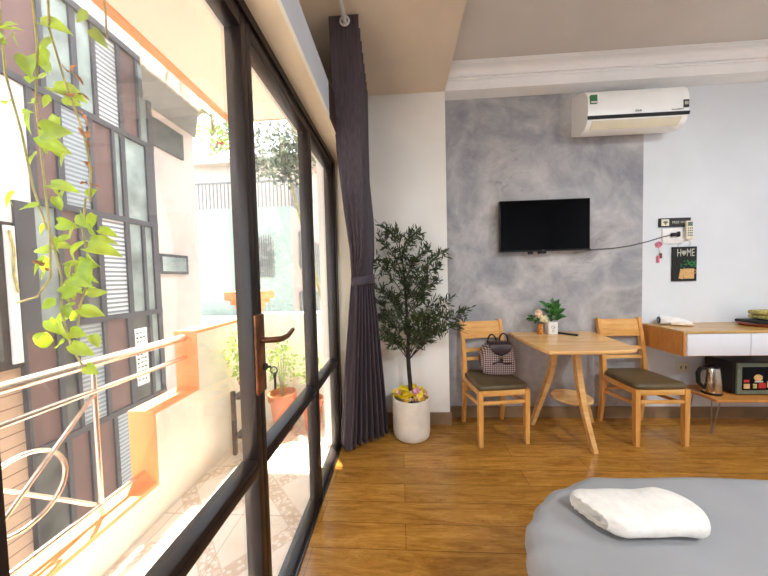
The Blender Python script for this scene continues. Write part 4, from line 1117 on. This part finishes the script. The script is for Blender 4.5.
rows = [(3.06, 4.08, [(1.85, 2.12, 'extglass'), (2.16, 2.41, 'brownpanel'), (2.45, 2.67, 'extglass'), (2.72, 2.86, 'extglass'), (2.9, 3.13, 'wlouv'), (3.17, 3.36, 'brownpanel'), (3.39, 3.5, 'extglass')]),
        (2.05, 3.06, [(2.34, 2.5, 'brownpanel'), (2.55, 2.78, 'glouv'), (2.82, 3.02, 'brownpanel'), (3.05, 3.12, 'extglass'), (3.17, 3.44, 'extglass')]),
        (.93, 2.05, [(2.30, 2.46, 'extglass'), (2.5, 2.64, 'brownpanel'), (2.68, 2.81, 'darkglass'), (2.86, 3.12, 'wlouv'), (3.17, 3.33, 'extglass'), (3.37, 3.48, 'extglass')]),
        (-.15, .93, [(2.19, 2.40, 'brownpanel'), (2.44, 2.55, 'darkglass'), (2.58, 2.81, 'glouv'), (2.85, 3.08, 'brownpanel'), (3.14, 3.36, 'darkglass'), (3.4, 3.5, 'extglass')]),
        (-1.25, -.15, [(2.19, 2.42, 'darkglass'), (2.46, 2.62, 'brownpanel'), (2.66, 2.86, 'brownpanel'), (2.9, 3.12, 'glouv'), (3.18, 3.5, 'brownpanel')]),
        (-2.4, -1.25, [(2.19, 2.5, 'darkglass'), (2.55, 2.9, 'brownpanel'), (2.95, 3.5, 'brownpanel')])]
nm = {'extglass': 'window_pane', 'darkglass': 'window_pane', 'brownpanel': 'brown_panel', 'wlouv': 'louvre_panel', 'glouv': 'louvre_panel'}
fr = MB()
for z0, z1, cells in rows:
    L0 = 1.8 if z0 > 3 else 2.17 if z0 < 2 else 2.3
    fr.box(-3.26, -3.18, L0, 3.56, z0 - .03, z0 + .03)
    prev = L0
    for (a, b, m) in cells:
        if a > prev: fr.box(-3.26, -3.185, prev, a, z0 + .03, z1 - .03)
        mb = MB(); mb.box(-3.25, -3.21, a, b, z0 + .03, z1 - .03); part(nm[m], mb, m, t)
        prev = b
    fr.box(-3.26, -3.185, prev, 3.56, z0 + .03, z1 - .03)
fr.box(-3.26, -3.17, 1.8, 3.56, 4.05, 4.12)
part('mullions', fr, 'greyframe', t)
mb = MB(); mb.box(-3.26, -3.20, 1.2, 2.17, .62, 1.83); part('lower_window_frame', mb, 'frame', t)
mb = MB(); mb.box(-3.205, -3.19, 1.35, 2.05, .70, 1.78); part('window_pane', mb, 'darkglass', t)
mb = MB(); mb.box(-3.21, -3.18, 2.10, 2.16, .66, 1.80); part('white_post', mb, 'whiteext', t)
mb = MB(); mb.box(-3.27, -3.23, 3.60, 4.12, 1.42, 1.70); part('high_window_frame', mb, 'greyframe', t)
mb = MB(); mb.box(-3.232, -3.222, 3.65, 4.07, 1.46, 1.66); part('window_pane', mb, 'extglass', t)
mb = MB(); mb.box(-3.27, -3.235, 3.6, 4.15, 3.15, 3.52); part('transom_window', mb, 'darkglass', t)
# poster in the lower window
mb = MB(); mb.box(-3.212, -3.2, 3.17, 3.33, .05, .75); part('poster', mb, 'signwhite', t, label='white poster with dark writing')
mb = MB()
rg = random.Random(8)
for k in range(36): y_ = 3.185 + .045 * (k % 3); z_ = .70 - .052 * (k // 3); h_ = .012 + .014 * rg.random(); mb.box(-3.202, -3.198, y_, y_ + .02 + .012 * rg.random(), z_ - h_, z_)
part('poster_print', mb, 'greyframe', t)
mb = MB(); mb.tube([(-3.17, 2.12, 1.76), (-3.17, 2.14, 1.6), (-3.17, 2.13, 1.4), (-3.17, 2.15, 1.25)], .008, 6); part('cable', mb, 'stem', t)

# mint house
t = thing('mint_house', 'pale mint house with an arched grille window and a roof terrace railing', 'building', (-5, 9.6, -4))
mb = MB(); mb.mi = 0; mb.box(-8, -3.12, 8.0, 11.4, -4, 3.42); mb.mi = 1; mb.box(-3.12, -3.08, 8.0, 11.4, -4, 3.42); part('wall', mb, ['mint', 'pinkwall'], t)
mb = MB(); mb.box(-8, -3.1, 9.6, 11.4, 3.42, 5.3); mb.box(-8.2, -2.9, 9.3, 11.6, 5.3, 5.45); part('upper_storey', mb, 'pinkwall', t)
mb = MB()
for k in range(42): x = -7.8 + k * .113; mb.box(x - .012, x + .012, 8.03, 8.055, 3.42, 4.15)
mb.box(-8, -3.1, 8.02, 8.065, 4.15, 4.2)
for k in range(28): y = 8.1 + k * .113; mb.box(-3.13, -3.105, y - .012, y + .012, 3.42, 4.15)
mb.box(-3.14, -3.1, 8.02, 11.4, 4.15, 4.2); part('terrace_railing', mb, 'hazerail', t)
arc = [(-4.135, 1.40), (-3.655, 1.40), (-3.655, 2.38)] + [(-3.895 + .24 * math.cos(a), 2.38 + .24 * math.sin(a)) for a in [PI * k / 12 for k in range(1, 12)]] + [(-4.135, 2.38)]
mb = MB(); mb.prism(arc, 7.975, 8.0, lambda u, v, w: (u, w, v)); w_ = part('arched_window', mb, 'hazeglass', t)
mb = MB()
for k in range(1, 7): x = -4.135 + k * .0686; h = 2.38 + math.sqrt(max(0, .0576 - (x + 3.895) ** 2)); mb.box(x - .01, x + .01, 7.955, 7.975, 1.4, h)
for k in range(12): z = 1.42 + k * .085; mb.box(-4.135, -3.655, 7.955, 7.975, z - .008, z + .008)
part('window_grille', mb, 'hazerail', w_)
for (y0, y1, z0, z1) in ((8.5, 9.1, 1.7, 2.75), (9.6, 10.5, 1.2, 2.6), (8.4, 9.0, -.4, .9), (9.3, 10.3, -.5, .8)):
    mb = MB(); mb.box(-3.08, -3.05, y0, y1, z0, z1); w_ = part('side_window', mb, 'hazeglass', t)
    mb = MB()
    for k in range(5): y = lerp(y0, y1, k / 4); mb.box(-3.05, -3.03, y - .02, y + .02, z0, z1)
    mb.box(-3.05, -3.03, y0, y1, z0 - .03, z0 + .02); mb.box(-3.05, -3.03, y0, y1, z1 - .02, z1 + .03); part('window_bars', mb, 'hazerail', w_)
t = thing('low_annex', 'low white flat roofed annex in front of the mint house', 'building', (-5.2, 7.2, -4))
mb = MB(); mb.box(-8, -3.3, 6.0, 7.97, -4, .22); part('wall', mb, 'whiteext', t)
mb = MB(); mb.box(-8.1, -3.2, 5.9, 7.97, .22, .30); part('roof', mb, 'whiteext', t)

def far_house(x0, x1, y0, y1, h, mat, lab, nx, nz):
    t = thing('distant_building', lab, 'building', ((x0 + x1) / 2, (y0 + y1) / 2, -4))
    mb = MB(); mb.box(x0, x1, y0, y1, -4, h); part('wall', mb, mat, t)
    mb = MB(); mb.box(x0 - .15, x1 + .15, y0 - .15, y1 + .15, h, h + .15); part('roof', mb, 'greyext', t)
    for i in range(nx):
        for j in range(nz):
            w = (x1 - x0) / nx; x = x0 + w * (i + .25); z = h - 1.6 - j * 1.9
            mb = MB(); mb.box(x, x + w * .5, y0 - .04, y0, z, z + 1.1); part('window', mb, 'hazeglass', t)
far_house(-6.4, -5.3, 20, 24, 7.2, 'whiteext', 'tall narrow pale building far down the alley', 1, 4)
far_house(-4.9, -3.2, 23, 27, 11.0, 'pinkwall', 'tallest distant pink block beyond the narrow pale one', 2, 6)
far_house(-12.5, -8.6, 14, 17, 5.9, 'whiteext', 'pale house with grey windows far behind the pink wall', 3, 3)
far_house(-2.6, -1.0, 17, 20, 5.0, 'mint', 'low greenish house far down the alley', 2, 3)
far_house(.5, 9, 5, 12, 7.5, 'whiteext', 'pale house standing beyond the end of the balcony', 3, 3)

def tree(name, c, rad, n, mat, seed, base, label, bl=None):
    t = thing(name, label, 'tree', base)
    rg = random.Random(seed); mb = MB()
    B = V(base); mb.tube([B, B.lerp(V(c), .6) + V((.15, 0, .2 if bl else -.6)), c], [.05, .035, .02], 7)
    ends = []
    for k in range(14):
        d = rv(rg); e = V(c) + V((d.x * rad[0], d.y * rad[1], d.z * rad[2])) * .85; ends.append(e)
        mb.tube([V(c) + V((0, 0, -rad[2] * .5)), V(c).lerp(e, .5) + V((0, 0, .1)), e], [.012, .007, .004], 5)
    part('trunk', mb, 'stem', t)
    mb = MB()
    for e in ends:
        for k in range(n // 14):
            p = e + rv(rg) * rg.random() ** .5 * rad[0] * .42
            mb.leaf(p, rv(rg), rv(rg), .11, .06, .1)
    part('foliage', mb, mat, t, fixn=False)
    if bl:
        mb = MB()
        for e in ends[::2]:
            for k in range(14): mb.leaf(e + rv(rg) * rg.random() * rad[0] * .3, rv(rg), rv(rg), .08, .07, .1)
        part('blossom', mb, 'bloom', t, fixn=False)
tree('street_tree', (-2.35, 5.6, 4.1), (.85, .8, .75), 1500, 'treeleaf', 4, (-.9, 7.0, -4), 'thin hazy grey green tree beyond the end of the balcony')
tree('bougainvillea', (-3.25, 4.85, 4.2), (.45, .5, .7), 420, 'shrub', 7, (-3.6, 4.3, 3.65), 'flowering bougainvillea with pink blossom beside the pink wall', True)

# ------------------------------------------------------------------ added fill lights with made-up fixtures (unseen, behind the camera)
def fill_lamp(x, y, p, col):
    t = thing('fill_fixture', 'added round white fill light, unseen behind the viewer', 'ceiling light', (x, y, 2.99), 'added fill lights')
    mb = MB(); mb.lathe([(.2, 3.02), (.21, 3.0), (.2, 2.985), (.185, 2.98)], (x, y, 0), 32); part('rim', mb, 'whiteplastic', t)
    L = bpy.data.lights.new('fill_lamp', 'AREA'); L.shape = 'DISK'; L.size = .38; L.energy = p; L.color = col
    o = bpy.data.objects.new('fill_lamp', L); COL.objects.link(o); o.location = (x, y, 2.972)
fill_lamp(1.3, -.9, 30, (.93, .96, 1)); fill_lamp(2.9, .3, 26, (.9, .95, 1))

# ------------------------------------------------------------------ sun and sky
S = bpy.data.lights.new('sun', 'SUN'); S.energy = 16; S.angle = math.radians(1.2); S.color = (1, .93, .82)
so = bpy.data.objects.new('sun', S); COL.objects.link(so)
sd = V((-.18, .255, 1)).normalized(); so.rotation_euler = sd.to_track_quat('Z', 'Y').to_euler()
w = bpy.data.worlds.new('World'); sc.world = w; w.use_nodes = True
nt = w.node_tree; bg = nt.nodes['Background']
tc = N(nt, 'ShaderNodeTexCoord'); sp = N(nt, 'ShaderNodeSeparateXYZ'); nt.links.new(tc.outputs['Generated'], sp.inputs[0])
nt.links.new(ramp(nt, sp.outputs[2], [(.0, (240, 244, 250)), (.5, (216, 232, 255))]), bg.inputs[0])
bg.inputs[1].default_value = 3.2

# ------------------------------------------------------------------ camera
cam = bpy.data.cameras.new('camera'); cam.sensor_width = 36; cam.lens = 280 / 768 * 36; cam.clip_start = .02; cam.clip_end = 200
co = bpy.data.objects.new('camera', cam); COL.objects.link(co)
rt = V((.99807067, .05700596, -.02460216)); upv = V((.02238613, .0391916, .99898092)); fw = V((-.05791206, .9976043, -.03783984))
m4 = Matrix((rt, upv, -fw)).transposed().to_4x4(); m4.translation = V((0, 0, 1.3)); co.matrix_world = m4
sc.camera = co
sc.view_settings.view_transform = 'Standard'; sc.view_settings.look = 'None'; sc.view_settings.gamma = 1; sc.view_settings.use_curve_mapping = False
sc.view_settings.exposure = 1.2
sc.cycles.max_bounces = 8; sc.cycles.transparent_max_bounces = 16; sc.cycles.diffuse_bounces = 5
